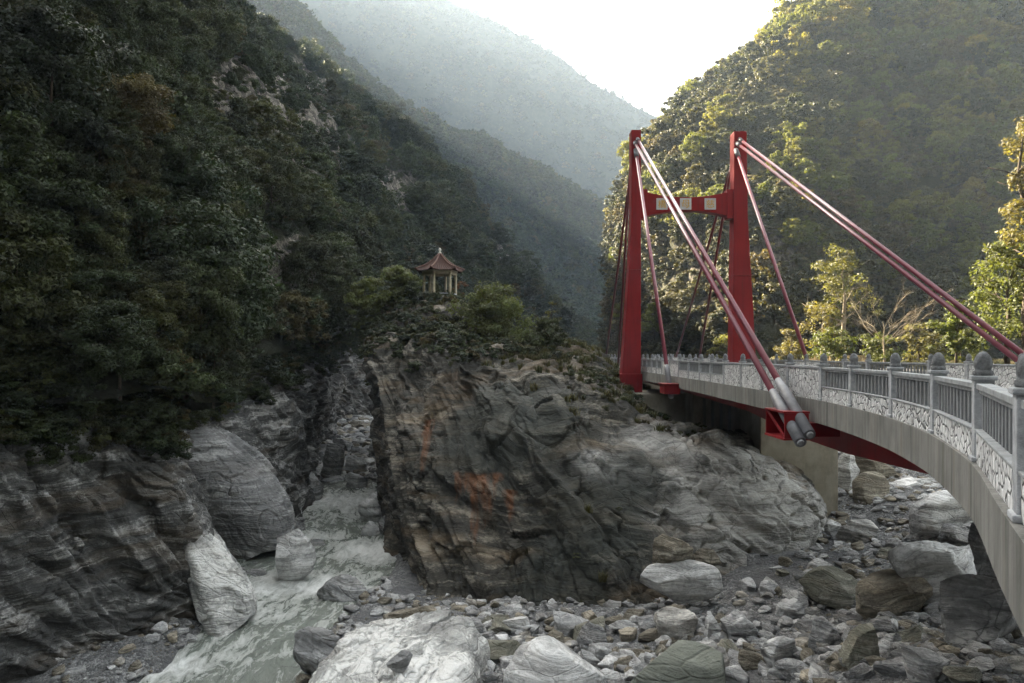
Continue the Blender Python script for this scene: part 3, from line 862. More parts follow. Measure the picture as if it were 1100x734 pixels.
def sample(Gd, count, seed, weight=None):
    g = np.random.default_rng(seed)
    a = Gd[1:, :-1] - Gd[:-1, :-1]; b = Gd[:-1, 1:] - Gd[:-1, :-1]
    w = np.linalg.norm(np.cross(a, b), axis=-1)
    if weight is not None: w = w * weight[:-1, :-1]
    k = g.choice(w.size, count, p=(w / w.sum()).ravel())
    i, j = np.unravel_index(k, w.shape)
    u, v = g.random((2, count, 1))
    p = Gd[i, j] * (1 - u) * (1 - v) + Gd[i + 1, j] * u * (1 - v) + Gd[i, j + 1] * (1 - u) * v + Gd[i + 1, j + 1] * u * v
    return p, i, j, g


def inview(p, mx=130, top=-140, bot=770):
    x, y = pix(p)
    return (p[:, 1] > 12) & (x > -mx) & (x < 1100 + mx) & (y > top) & (y < bot)


def thin(p, r):
    """keep points at least r apart (r may vary per point)"""
    cell = {}; keep = []
    r = np.broadcast_to(r, (len(p),))
    for i, q in enumerate(p):
        c = tuple(int(v // 5) for v in q)
        ok = True
        for dx in (-1, 0, 1):
            for dy in (-1, 0, 1):
                for dz in (-1, 0, 1):
                    for k in cell.get((c[0] + dx, c[1] + dy, c[2] + dz), ()):
                        if np.sum((p[k] - q) ** 2) < r[i] ** 2: ok = False; break
                    if not ok: break
                if not ok: break
            if not ok: break
        if ok:
            keep.append(i); cell.setdefault(c, []).append(i)
    return np.array(keep, int)


def stuff_points(name, pts, scl, rotz, tilt, which, protos, label, cat):
    """one stuff object: instances of the prototypes' meshes on points"""
    me = bpy.data.meshes.new(name)
    pts = np.asarray(pts, np.float32)
    me.vertices.add(len(pts)); me.vertices.foreach_set('co', pts.ravel())
    at = me.attributes.new('s', 'FLOAT_VECTOR', 'POINT'); at.data.foreach_set('vector', np.asarray(scl, np.float32).ravel())
    rot = np.stack([tilt[:, 0], tilt[:, 1], rotz], -1) if getattr(tilt, 'ndim', 0) == 2 else np.stack([np.zeros(len(pts)), np.zeros(len(pts)), rotz], -1)
    at = me.attributes.new('r', 'FLOAT_VECTOR', 'POINT'); at.data.foreach_set('vector', np.asarray(rot, np.float32).ravel())
    at = me.attributes.new('w', 'INT', 'POINT'); at.data.foreach_set('value', np.asarray(which, np.int32))
    o = link(bpy.data.objects.new(name, me)); tag(o, label, cat, kind='stuff')
    ng = bpy.data.node_groups.new(name, 'GeometryNodeTree')
    ng.interface.new_socket('Geometry', in_out='INPUT', socket_type='NodeSocketGeometry')
    ng.interface.new_socket('Geometry', in_out='OUTPUT', socket_type='NodeSocketGeometry')
    gi = ng.nodes.new('NodeGroupInput'); go = ng.nodes.new('NodeGroupOutput')
    jn = ng.nodes.new('GeometryNodeJoinGeometry')
    for pm in protos:
        po = bpy.data.objects.new(name + '_source', pm)          # never linked: only its mesh is instanced
        oi = ng.nodes.new('GeometryNodeObjectInfo'); oi.inputs['Object'].default_value = po; oi.inputs['As Instance'].default_value = True
        ng.links.new(oi.outputs['Geometry'], jn.inputs[0])
    ip = ng.nodes.new('GeometryNodeInstanceOnPoints'); ip.inputs['Pick Instance'].default_value = True

    def attr(nm, typ):
        a = ng.nodes.new('GeometryNodeInputNamedAttribute'); a.data_type = typ; a.inputs['Name'].default_value = nm
        return next(x for x in a.outputs if x.enabled and x.name == 'Attribute')
    ng.links.new(gi.outputs[0], ip.inputs['Points']); ng.links.new(jn.outputs[0], ip.inputs['Instance'])
    ng.links.new(attr('w', 'INT'), ip.inputs['Instance Index'])
    er = ng.nodes.new('FunctionNodeEulerToRotation'); ng.links.new(attr('r', 'FLOAT_VECTOR'), er.inputs[0]); ng.links.new(er.outputs[0], ip.inputs['Rotation'])
    ng.links.new(attr('s', 'FLOAT_VECTOR'), ip.inputs['Scale']); ng.links.new(ip.outputs[0], go.inputs[0])
    md = o.modifiers.new('scatter', 'NODES'); md.node_group = ng
    return o


# ---- left mountain: trees one can tell apart first, the mass beyond as stuff
front = np.zeros(LF.shape[:2]); front[:, :236] = 1.      # not the far side of the mountain
LT = np.maximum.reduce([LM, left_mask(LF, 14), left_mask(LF, 28)])     # keep trees off the foot of the bare faces too
wL = (1 - .97 * smooth(.12, .32, LT)) * front * np.clip(120 / LF[..., 1], .6, 2.5) * (LF[..., 1] > 13)
p, i, j, g = sample(LF, 30000, 21, wL)
ok = inview(p); p = p[ok]
size = (.6 + .9 * np.random.default_rng(3).random(len(p)) ** 1.8) * (1 + .15 * fbm(p * .05, 2))
keep = thin(p, 2.7 * size); p = p[keep]; size = size[keep]
order = np.argsort(-size / p[:, 1]); NI = 150
x, y = pix(p)
rnd = random.Random(5)


def left_label(x, y, Y):
    if Y < 52 and y > 300: return 'dark tree overhanging the near left rock wall', 'trees over the near left rock wall'
    if y < 200: return 'dark tree high on the left mountainside, above the rock wall', 'trees high on the left mountainside'
    return 'dark tree partway up the left mountainside', 'trees partway up the left mountainside'


for k in order[:NI]:
    kd = NEARK[rnd.randrange(5)] if p[k, 1] < 90 else MIDK[rnd.randrange(6)]
    lb, gp = left_label(x[k], y[k], p[k, 1])
    add_tree(kd, Vector(p[k]), float(size[k]), rnd.uniform(0, 6.28), lb, gp, sz=float(size[k]) * rnd.uniform(.85, 1.2))
rest = order[NI:]
n_left = len(rest)
rr = np.random.default_rng(9)
stuff_points('left_forest', p[rest] , np.stack([size[rest] * 1.05, size[rest] * 1.05, size[rest] * (.85 + .35 * rr.random(n_left))], -1), rr.random(n_left) * 6.28, None, rr.integers(0, 6, n_left), [k[0] for k in MIDK],
             'dense dark forest covering the left mountainside', 'forest')

# low growth between the trees
SHRUB = [crown_mesh('shrub', M['leaf'], 500 + i, 1.2, 1.3, 20, 130, .085) for i in range(4)]
SHRUB_D = [crown_mesh('shrub', M['leaf_deep'], 540 + i, 1.1, 1.1, 18, 80, .12) for i in range(5)]  # shrubs in the darker leaves that carry painted shade
SHRUB_R = [crown_mesh('shrub', M['leaf_scrub'], 520 + i, 1.1, 1.1, 18, 80, .12) for i in range(5)]
p, i, j, g = sample(LF, 20000, 22, front * (1 - .62 * smooth(.15, .38, LM)) * np.clip(90 / LF[..., 1], .4, 4) * (LF[..., 1] > 13)); ok = inview(p); p = p[ok]
n = len(p); s = .5 + .8 * g.random(n)
stuff_points('left_undergrowth', p, np.stack([s, s, s * .9], -1), g.random(n) * 6.28, None, g.integers(0, 4, n), SHRUB, 'shrubs and creepers between the trees on the left mountainside', 'undergrowth')

# ---- right mountain
xr, yr = pix(RG)
edge_w = 1 - smooth(720, 800, xr - (170 - yr) * .6)           # the leafy left flank
scr = np.maximum(.10, edge_w) + .8 * smooth(980, 1080, xr) + .5 * (yr < 60)
scr = scr * (yr < 384) * (1 - .6 * smooth(.3, .5, RM))
scr = scr * np.where(RG[..., 1] < 185, 1., .6)
p, i, j, g = sample(RG, 22000, 31, scr)
ok = inview(p); p = p[ok]
size = (.62 + .6 * np.random.default_rng(4).random(len(p)) ** 1.3) * np.clip(p[:, 1] / 130, .9, 1.6)
keep = thin(p, 3.4 * size); p = p[keep]; size = size[keep]
x, y = pix(p)
order = np.argsort(-size / p[:, 1]); NI = 120


def right_label(x, y):
    if x < 800 and y < 390: return 'leafy tree on the sunlit left flank of the right mountain', 'trees on the sunlit flank of the right mountain'
    if y > 250: return 'tree low on the right mountain, above the road behind the bridge', 'trees low on the right mountain'
    return 'dark tree high on the shaded face of the right mountain', 'trees high on the shaded right mountain'


for k in order[:NI]:
    kd = RDEEPK[rnd.randrange(5)] if x[k] > 815 and p[k, 1] > 90 else RNEARK[rnd.randrange(5)]
    lb, gp = right_label(x[k], y[k])
    add_tree(kd, Vector(p[k]), float(size[k]), rnd.uniform(0, 6.28), lb, gp, sz=float(size[k]) * rnd.uniform(.85, 1.2))
rest = order[NI:]; n = len(rest)
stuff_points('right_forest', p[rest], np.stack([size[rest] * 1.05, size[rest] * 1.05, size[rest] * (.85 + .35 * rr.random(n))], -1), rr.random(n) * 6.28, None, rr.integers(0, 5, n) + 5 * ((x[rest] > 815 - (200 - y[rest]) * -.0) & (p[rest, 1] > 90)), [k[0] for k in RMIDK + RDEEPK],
             'forest covering the right mountainside', 'forest')
p, i, j, g = sample(RG, 52000, 32, (1 - .75 * smooth(.3, .6, RM)) * (yr < 388)); ok = inview(p); p = p[ok]
n = len(p); s = (.55 + .95 * g.random(n) ** 1.5) * np.clip(p[:, 1] / 120, .8, 1.9)
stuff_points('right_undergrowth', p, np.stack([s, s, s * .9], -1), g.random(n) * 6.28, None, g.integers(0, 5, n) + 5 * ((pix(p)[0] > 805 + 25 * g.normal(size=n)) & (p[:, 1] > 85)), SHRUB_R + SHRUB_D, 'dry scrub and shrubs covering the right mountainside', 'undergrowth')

# ---- the middle ridge's far-off wood
FARK = [crown_mesh('crown', M['leaf'], 600 + i, 3.4, 4.6, 16, 16, .75) for i in range(4)]
p, i, j, g = sample(MDG, 9000, 41); ok = inview(p, 60, -60, 420); p = p[ok]; n = len(p); s = .8 + .7 * g.random(n)
stuff_points('ridge_forest', p, np.stack([s, s, s], -1), g.random(n) * 6.28, None, g.integers(0, 4, n), FARK, 'far-off hazy wood on the middle ridge', 'forest')
p, i, j, g = sample(FRG, 9000, 42); ok = inview(p, 60, -60, 420); p = p[ok]; n = len(p); s = 1. + .8 * g.random(n)
stuff_points('far_forest', p, np.stack([s, s, s], -1), g.random(n) * 6.28, None, g.integers(0, 4, n), FARK, 'pale distant wood on the far mountain', 'forest')

# ---- greenery hanging over the top of the left rock wall
tw = np.zeros(CL.shape[:2]); tw[:, 150:] = np.linspace(0, 1, 50)[None, :] ** 1.5; tw *= (CL[..., 1] > 18)
p, i, j, g = sample(CLD, 1500, 51, tw); ok = inview(p); p = p[ok]; n = len(p); s = .4 + .7 * g.random(n)
stuff_points('cliff_undergrowth', p, np.stack([s, s, s * .8], -1), g.random(n) * 6.28, None, g.integers(0, 4, n), SHRUB, 'dark shrubs hanging over the rock wall of the left bank', 'undergrowth')

# ---- the island's greenery
TUFT = []
for i in range(3):
    g = np.random.default_rng(700 + i); nb = 60
    a = g.random(nb) * 6.28; L = .25 + .35 * g.random(nb); b0 = g.normal(size=(nb, 2)) * .12
    tip = np.stack([b0[:, 0] + np.cos(a) * L * .7, b0[:, 1] + np.sin(a) * L * .7, L], -1)
    wd = np.stack([-np.sin(a), np.cos(a), a * 0], -1) * .022
    base = np.stack([b0[:, 0], b0[:, 1], a * 0 - .1], -1); mid = (base + tip) / 2 + np.array([0, 0, .08])
    V = np.stack([base - wd, base + wd, mid + wd, mid - wd, tip], 1).reshape(-1, 3); k = np.arange(nb)[:, None] * 5
    Q = np.concatenate([k + np.array([[0, 1, 2, 3]]), k + np.array([[3, 2, 4, 4]])])
    V2 = V
    me = np_mesh('grass_tuft', V2, np.concatenate([np.concatenate([k + [[0, 1, 2]], k + [[0, 2, 3]], k + [[3, 2, 4]]])]), M['grass'], False)
    at = me.attributes.new('leafvar', 'FLOAT', 'FACE'); at.data.foreach_set('value', g.random(len(me.polygons)).astype(np.float32))
    TUFT.append(me)
ISH = [crown_mesh('shrub', M['leaf'], 720 + i, .8, .7, 14, 60, .1) for i in range(4)]
nz = normals(OCD)
nz = nz * np.sign(nz[..., 2].mean() + 1e-9)
ox, oy = pix(OCD)
flat = smooth(.25, .7, np.abs(nz[..., 2]))
msk = flat * ((oy < 385) * (ox < 625) * 1.0 + .9 * np.exp(-(((ox - 660) / 60) ** 2 + ((oy - (405 + (ox - 640) * .55)) / 20) ** 2)) + .35 * np.exp(-(((ox - 455) / 45) ** 2 + ((oy - 372) / 26) ** 2)))
msk += .10 * (1 - flat) * np.exp(-(((ox - 430) / 50) ** 2 + ((oy - 375) / 30) ** 2)) + .06 * np.exp(-(((ox - 630) / 26) ** 2 + ((oy - 590) / 40) ** 2))
p, i, j, g = sample(OCD, 1500, 52, msk + 1e-6); n = len(p); s = .35 + .7 * g.random(n) ** 1.5
s = s * np.where(pix(p)[0] > 600, .6, 1.)
stuff_points('island_undergrowth', p, np.stack([s, s, s * .85], -1), g.random(n) * 6.28, None, g.integers(0, 4, n), ISH, 'low bushes growing over the top of the rock island', 'undergrowth')
p, i, j, g = sample(OCD, 1900, 53, flat * (.5 * np.exp(-(((ox - 600) / 90) ** 2 + ((oy - 380) / 12) ** 2)) + .35 * np.exp(-(((ox - 670) / 50) ** 2 + ((oy - 420) / 26) ** 2)) + .2 * (oy < 370)) + .03 * np.exp(-(((ox - 625) / 30) ** 2 + ((oy - 590) / 45) ** 2)) + 1e-6); n = len(p); s = .3 + .6 * g.random(n)
stuff_points('island_grass', p, np.stack([s, s, s], -1), g.random(n) * 6.28, None, g.integers(0, 3, n), TUFT, 'tufts of grass on the ledges of the rock island', 'grass')


def bbox_tree(x0, y0, x1, y1, Y, label, mat, seed, leaf=.14, clumps=60, per=170, shape='dome', base=.25, group=None, twigs=0, limbs=8, bark=None, thin_=1.0, name='broadleaf_tree'):
    """a tree whose picture box is given, at distance Y"""
    Rw = (x1 - x0) / F * Y / 2 * .88; H = (y1 - y0) / F * Y
    V, Q, lv = crown_arrays(seed, Rw * .92, H * (1 - base) * .9, clumps, per, leaf, shape)
    V[:, 2] += H * base
    cm = np_mesh('crown', V, Q, mat, False)
    at = cm.attributes.new('leafvar', 'FLOAT', 'FACE'); at.data.foreach_set('value', lv.astype(np.float32))
    tm = trunk_mesh('trunk', seed, H * .66, Rw, bark or M['bark'], limbs=limbs, twigs=twigs)
    return add_tree((cm, tm), P((x0 + x1) / 2, y1, Y), 1.0, 0, label, group, name)


bbox_tree(482, 302, 580, 376, 60, 'big round bright green tree on the island top, right of the pavilion', M['leaf_round'], 801, .13, 95, 190, base=.08)
bbox_tree(560, 338, 614, 382, 57, 'small dark bushy tree at the right end of the island top', M['leaf'], 802, .11, 50, 150, base=.15)
bbox_tree(366, 296, 420, 378, 66, 'spreading olive tree leaning over the left edge of the island', M['leaf_round'], 803, .13, 60, 150, 'flat', base=.35)
bbox_tree(398, 282, 458, 352, 69, 'flat-topped green tree close to the left of the pavilion', M['leaf_round'], 804, .13, 60, 170, 'flat', base=.3)
bbox_tree(424, 300, 462, 345, 67, 'low dense tree in front of the pavilion on its left', M['leaf'], 805, .11, 40, 140, base=.1)
bbox_tree(484, 300, 506, 336, 73, 'small tree with orange leaves just behind the pavilion', M['leaf_autumn'], 806, .10, 16, 40, base=.3)
bbox_tree(578, 322, 606, 366, 60, 'thin sapling with sparse yellow leaves beside the round tree', M['leaf_gold'], 807, .09, 14, 18, base=.3)

# ---- trees that stand out on the right bank
bbox_tree(1062, 112, 1150, 389, 50, 'golden-leaved tree high up beside the upper right cables', M['leaf_gold'], 811, .15, 60, 80, 'dome', base=.42)
bbox_tree(1030, 250, 1135, 388, 53, 'large green and gold tree by the road where the right cables come down', M['leaf_lime'], 812, .15, 80, 80, base=.2)
bbox_tree(1002, 318, 1052, 386, 56, 'bright lime-green tree behind the stone parapet', M['leaf_lime'], 813, .14, 36, 80, base=.15)
bbox_tree(866, 348, 926, 389, 72, 'low lime-green bush behind the wooden fence', M['leaf_lime'], 814, .14, 34, 80, base=.02, name='bush')
bbox_tree(916, 356, 972, 389, 68, 'low lime-green bush under the bare tree', M['leaf_lime'], 815, .13, 30, 80, base=.02, name='bush')
bbox_tree(868, 258, 944, 389, 80, 'golden tree on the lower slope behind the bridge', M['leaf_gold'], 816, .16, 44, 70, base=.38, bark=M['pale_bark'])
bbox_tree(850, 318, 916, 389, 78, 'pale tawny half-bare tree below the golden one', M['leaf_gold'], 817, .15, 30, 34, base=.15, bark=M['pale_bark'], twigs=4)
bbox_tree(818, -32, 884, 62, 186, 'sparse tree standing against the sky on the crest', M['leaf_right'], 818, .36, 34, 60, 'vase', base=.3)
bbox_tree(866, -70, 940, 30, 198, 'dense tree beside the sparse one on the crest', M['leaf_right'], 819, .36, 50, 90, base=.2)
bbox_tree(826, 352, 872, 389, 84, 'low golden bush left of the wooden fence', M['leaf_gold'], 831, .13, 34, 80, base=.02, name='bush')
bbox_tree(962, 344, 1012, 389, 70, 'dull golden bush between the bare tree and the lime-green tree', M['leaf_gold'], 832, .13, 34, 80, base=.02, name='bush')
bbox_tree(760, 356, 800, 389, 96, 'olive bush seen behind the foot of the right tower leg', M['leaf_right'], 833, .15, 30, 70, base=.02, name='bush')
bbox_tree(1004, 356, 1060, 389, 62, 'lime-green bush filling in under the lime-green tree', M['leaf_lime'], 834, .12, 34, 80, base=.02, name='bush')
bt = empty('bare_tree', P(950, 388, 66)); tag(bt, 'leafless pale-branched tree behind the parapet', 'tree')
link(bpy.data.objects.new('trunk', trunk_mesh('trunk', 77, 2.6, 4.2, M['pale_bark'], r0=.085, limbs=13, twigs=9, spread=.95)), bt)

# ---- rough growth on the road terrace
g = np.random.default_rng(88); n = 5200
X = g.uniform(30, 130, n); Y = g.uniform(54, 175, n); Z = ground(X, Y); ok = (Z > -1.9) & ((X > 33) | (Y > 64)); X, Y, Z = X[ok], Y[ok], Z[ok]; n = len(X); s = .3 + .6 * g.random(n)
stuff_points('roadside_scrub', np.stack([X, Y, Z], -1), np.stack([s, s, s * .7], -1), g.random(n) * 6.28, None, g.integers(0, 10, n), SHRUB_R + SHRUB_D, 'low scrub on the terrace beside the road', 'undergrowth')

# ---- wooden fence by the far road
fe = empty('wooden_fence', P(899, 391, 74)); tag(fe, 'low beige wooden fence by the road behind the bridge', 'fence')
fl_ = (934 - 866) / F * 74
for k in range(6):
    MB().box((-fl_ / 2 + fl_ * k / 5, 0, .42), (.1, .1, 1.1)).build('post', M['white'] if k == 3 else M['wood'], fe)
MB().box((0, 0, .82), (fl_, .06, .1)).build('rail', M['wood'], fe)
m = MB()
for k in range(42): m.box((-fl_ / 2 + .1 + (fl_ - .2) * k / 41, .05, .4), (.1, .03, .74))
m.build('pale', M['wood'], fe)

# ------------------------------------------------------------------ boulders
def stone_mesh(name, seed, mat, sub=4, planes=14, dims=(1, 1, 1), rough=.10, ridge=0.0, keep=.72):
    g = np.random.default_rng(seed)
    bm = bmesh.new(); bmesh.ops.create_icosphere(bm, subdivisions=sub, radius=1)
    V = np.array([v.co[:] for v in bm.verts])
    for k in range(planes):
        n = g.normal(size=3); n /= np.linalg.norm(n)
        d = keep * (.72 + .42 * g.random())
        V = V - np.maximum(0, V @ n - d)[:, None] * n * .96
    V /= np.abs(V).max(0)
    n = V / np.linalg.norm(V, axis=1)[:, None]
    D = np.array(dims) / 2
    W = V * D
    sz = float(np.mean(D))
    w = W / sz
    dd = rough * (.8 * fbm(w * 1.3 + seed, 4) + .35 * fbm(w * np.array([1.2, 1.2, 4.5]) + seed * .7, 4))
    f1, f2, r, off = worley(w * 1.5 + seed)
    dd += rough * .7 * ((r[:, 0] - .5) * .5 + (off * (r - .5)).sum(1)) - rough * .18 * np.exp(-((f2 - f1) / .05) ** 2)
    if ridge: dd += ridge * np.tanh(2.5 * perlin(w * np.array([.5, .5, 3.2]) + seed))
    W = W + n * (dd * sz)[:, None]
    for v, c in zip(bm.verts, W): v.co = c
    for f in bm.faces: f.smooth = True
    me = bpy.data.meshes.new(name); bm.to_mesh(me); bm.free(); me.materials.append(M[mat])
    return me


def boulder(x0, y0, x1, y1, mat, label, seed, Y=None, tilt=(0, 0, 0), depth=.85, sink=.12, planes=15, rough=.13, ridge=.03, sub=5, name='boulder', dz=0, keep=.72):
    if Y is None:
        X, Y, z = hit((x0 + x1) / 2, y1 - (y1 - y0) * .10)
    wd = (x1 - x0) / F * Y * 1.04; h = (y1 - y0) / F * Y * 1.06
    # seen from above at this angle part of the picture height is the stone's depth
    dp = (wd + h) / 2 * depth
    me = stone_mesh('boulder', seed, mat, sub, planes, (wd, dp, h * (1 + sink)), rough, ridge, keep)
    o = link(bpy.data.objects.new(name, me))
    cx, cy, cz = P((x0 + x1) / 2, (y0 + y1) / 2, Y + dp * .25)
    o.location = (cx, cy, cz - h * sink * .5 + dz); o.rotation_euler = tilt
    return tag(o, label, 'boulder')


T_ = math.radians
boulder(686, 603, 772, 642, 'boulder_white', 'long flat pale boulder lying at the foot of the rock island', 907, Y=31.3, depth=.6, planes=9, rough=.07, ridge=.05, keep=.8)
boulder(700, 577, 744, 610, 'boulder_tan', 'squat brown boulder perched on the flat pale one', 902, Y=31.5, rough=.14, dz=.05)
boulder(742, 586, 776, 606, 'boulder_tan', 'small tawny slab against the foot of the island', 903, Y=33.9)
boulder(856, 611, 930, 657, 'boulder_olive', 'broad olive-brown angular boulder on the gravel in front of the pier', 904, tilt=(0, T_(8), 0), rough=.12, planes=16)
boulder(1006, 622, 1092, 698, 'slabrock', 'big pointed dark grey boulder right under the near bridge deck', 905, tilt=(0, T_(-14), 0), rough=.12, ridge=.05, depth=1.0, planes=12)
boulder(962, 572, 1066, 664, 'boulder_white', 'large sloping grey bedrock hump beside the pointed dark boulder', 906, tilt=(0, T_(-20), T_(10)), rough=.14, ridge=.06, depth=1.1)
boulder(918, 618, 1000, 668, 'boulder', 'low ridged bedrock spur running down to the gravel', 907, tilt=(0, T_(-18), T_(5)), rough=.14, ridge=.06)
boulder(966, 527, 1048, 584, 'boulder_white', 'big pale rounded boulder below the arch of the red girder', 908, rough=.08, planes=9, depth=.9)
boulder(980, 552, 1018, 584, 'boulder_tan', 'tan stone leaning on the big pale rounded boulder', 909, Y=37.5)
boulder(916, 508, 958, 548, 'boulder_tan', 'tan rounded boulder just right of the concrete pier', 910, Y=44, rough=.08, planes=9)
boulder(896, 480, 922, 526, 'boulder_white', 'tall grey boulder standing against the concrete pier', 911, Y=47)
boulder(912, 486, 966, 524, 'boulder_tan', 'pale tawny boulder behind the tan rounded one', 912, Y=50)
boulder(950, 510, 1010, 534, 'boulder_white', 'long pale wedge-shaped boulder under the girder', 913, Y=47, tilt=(0, T_(6), 0))
boulder(950, 528, 984, 552, 'boulder_dark', 'dark blocky boulder left of the big pale rounded one', 914, Y=43)
boulder(902, 557, 940, 587, 'boulder', 'striped grey boulder in front of the pier', 915, ridge=.07, tilt=(0, T_(12), 0))
boulder(869, 559, 885, 584, 'boulder_white', 'narrow upright pale slab leaning at the pier foot', 916, tilt=(0, T_(-14), 0), depth=.6)
boulder(883, 557, 905, 581, 'boulder_white', 'larger tilted pale slab at the pier foot', 917, tilt=(0, T_(-22), 0), depth=.6)
boulder(1040, 560, 1088, 632, 'boulder_dark', 'upright dark boulder close to the near end of the deck', 918, depth=.8, rough=.12, Y=21)
boulder(1012, 562, 1048, 596, 'boulder_dark', 'dark wedge between the upright boulder and the pale one', 919, Y=31)
boulder(1044, 512, 1078, 560, 'boulder', 'grey boulder seen below the curved concrete edge of the deck', 945, Y=36)
boulder(774, 655, 812, 690, 'boulder', 'bluish grey boulder in the middle of the rubble', 920, planes=16)
boulder(816, 679, 856, 722, 'boulder_white', 'chalky white boulder in the foreground rubble', 921, rough=.13)
boulder(866, 664, 908, 704, 'boulder', 'pale grey cube-shaped boulder right of the chalky one', 922, planes=12)
boulder(902, 673, 950, 722, 'boulder_olive', 'olive-topped boulder in the foreground right', 923, rough=.08)
boulder(720, 696, 772, 734, 'boulder', 'pale faceted boulder resting on the greenish one', 924, Y=23.6, planes=12)
boulder(676, 692, 790, 760, 'boulder_green', 'wide smooth greenish boulder at the bottom edge', 925, rough=.05, planes=7, ridge=.0, keep=.85)
boulder(698, 652, 748, 692, 'boulder', 'veined grey boulder near the foot of the island', 926)
boulder(754, 658, 774, 690, 'boulder_white', 'narrow cream standing stone in the rubble', 927)
boulder(834, 644, 866, 668, 'boulder_white', 'light stone beside the olive-brown boulder', 928)
boulder(814, 624, 838, 642, 'boulder_white', 'small pale block near the right foot of the island', 929)
boulder(940, 704, 990, 728, 'boulder_dark', 'flat dark slab in the lower right gravel', 930)
boulder(822, 706, 880, 734, 'boulder', 'grey ridged boulder cut by the bottom edge', 931, ridge=.07)
boulder(935, 660, 966, 690, 'boulder_dark', 'mid-grey boulder behind the olive-topped one', 932)
boulder(538, 688, 650, 768, 'boulder_white', 'big white smooth boulder at the bottom centre', 933, planes=9, rough=.08, keep=.8)
boulder(584, 678, 606, 700, 'boulder_tan', 'buff block sitting on the big white smooth boulder', 934, Y=25.2)
boulder(620, 668, 652, 706, 'boulder_dark', 'dark standing stone beside the big white smooth boulder', 935)
boulder(490, 664, 520, 690, 'boulder_dark', 'dark rounded stone left of the buff block', 936)
boulder(540, 662, 574, 684, 'boulder', 'grey hump at the island foot above the big white boulder', 937)
def slab(name, cols, mat, strata, amp, label, nc=220, nr=160, seed=0., cell=1.6, cat='boulder'):
    S = loft([[P(*q) for q in c] for c in cols], nc, nr)
    S = rock_displace(S, strata, amp, cell, seed, .9)
    return tag(link(bpy.data.objects.new(name, np_mesh(name, S.reshape(-1, 3), grid_faces(nc, nr), M[mat]))), label, cat)


slab('boulder', [[(300, 790, 27), (320, 760, 28), (352, 722, 30), (400, 690, 32), (440, 680, 33)],
                 [(322, 780, 22.5), (332, 735, 24), (350, 704, 25.8), (388, 672, 28.4), (430, 664, 31)],
                 [(350, 790, 21.6), (362, 750, 22.8), (378, 716, 24.6), (408, 682, 27), (440, 658, 30)],
                 [(385, 800, 21), (395, 765, 22), (412, 726, 23.8), (436, 692, 26), (462, 655, 29.6)],
                 [(420, 810, 20.6), (432, 775, 21.6), (450, 735, 23.2), (472, 700, 25.6), (492, 664, 29)],
                 [(455, 815, 20.6), (470, 782, 21.4), (486, 748, 22.8), (502, 715, 25), (508, 684, 28)],
                 [(470, 815, 23), (490, 790, 24), (508, 760, 25), (520, 735, 26.5), (520, 705, 29)]],
     'marble', (.75, -.3, .55), .5, 'large cracked white marble slab rising at the bottom, left of centre', seed=4.)
boulder(406, 650, 476, 690, 'boulder_tan', 'tawny upper shoulder of rock above the cracked white slab', 939, Y=29.5, planes=9)
boulder(416, 700, 444, 722, 'slabrock', 'grey stone lodged in the hollow of the cracked white slab', 940, Y=23.9)
boulder(304, 678, 392, 724, 'slabrock', 'smooth wave-shaped grey rock at the water edge', 941, tilt=(0, T_(10), 0), ridge=.07)
boulder(290, 574, 338, 624, 'boulder_white', 'rounded white boulder standing in the river', 942, Y=39.5, planes=9, rough=.07, keep=.82, dz=.25)
boulder(326, 580, 352, 598, 'boulder_dark', 'small brown rock behind the rounded white boulder', 943)
boulder(334, 618, 400, 660, 'slabrock', 'low layered brown rock at the right edge of the rapids', 944, tilt=(0, T_(6), 0), ridge=.08)
boulder(380, 530, 420, 572, 'boulder_white', 'pale peaked boulder beside the upper rapids', 946)
boulder(384, 560, 412, 586, 'boulder', 'grey boulder below the pale peaked one', 947)
boulder(404, 556, 426, 584, 'boulder_dark', 'dark boulder against the left foot of the island', 948)
boulder(371, 508, 398, 534, 'boulder', 'rounded grey boulder at the head of the rapids', 949)
boulder(372, 486, 394, 512, 'boulder_white', 'pale boulder farthest up the river bed', 950)
boulder(396, 474, 414, 490, 'boulder_white', 'white block at the top of the boulder pile upstream', 951)
boulder(345, 476, 372, 520, 'slabrock', 'tall pale rock against the wall upstream', 952, depth=.8)
boulder(320, 508, 348, 548, 'slabrock', 'grey rock shelf on the far bank of the rapids', 953)
boulder(260, 610, 290, 624, 'boulder_dark', 'low dark stones beside the quiet pool', 954)
slab('boulder', [[(196, 600, 48), (180, 540, 49), (170, 490, 50), (168, 462, 51), (190, 452, 54)],
                 [(240, 606, 44.4), (212, 556, 44.2), (186, 514, 44.6), (172, 466, 46), (184, 452, 50)],
                 [(262, 602, 43.6), (240, 556, 43.6), (216, 510, 44.2), (200, 465, 46.2), (210, 455, 50)],
                 [(282, 594, 43.4), (268, 562, 43.6), (248, 520, 44.4), (228, 468, 46.6), (236, 460, 50)],
                 [(298, 590, 43.6), (292, 562, 44), (280, 530, 45), (258, 486, 47), (262, 476, 51)],
                 [(310, 584, 45), (309, 560, 45.6), (303, 536, 46.6), (284, 500, 49), (285, 488, 53)],
                 [(315, 580, 49), (314, 556, 49.6), (308, 534, 50), (290, 500, 52), (290, 488, 55)]],
     'slabrock', (.3, -.8, .5), .42, 'huge flat-faced grey slab leaning on the left bank', seed=6.)
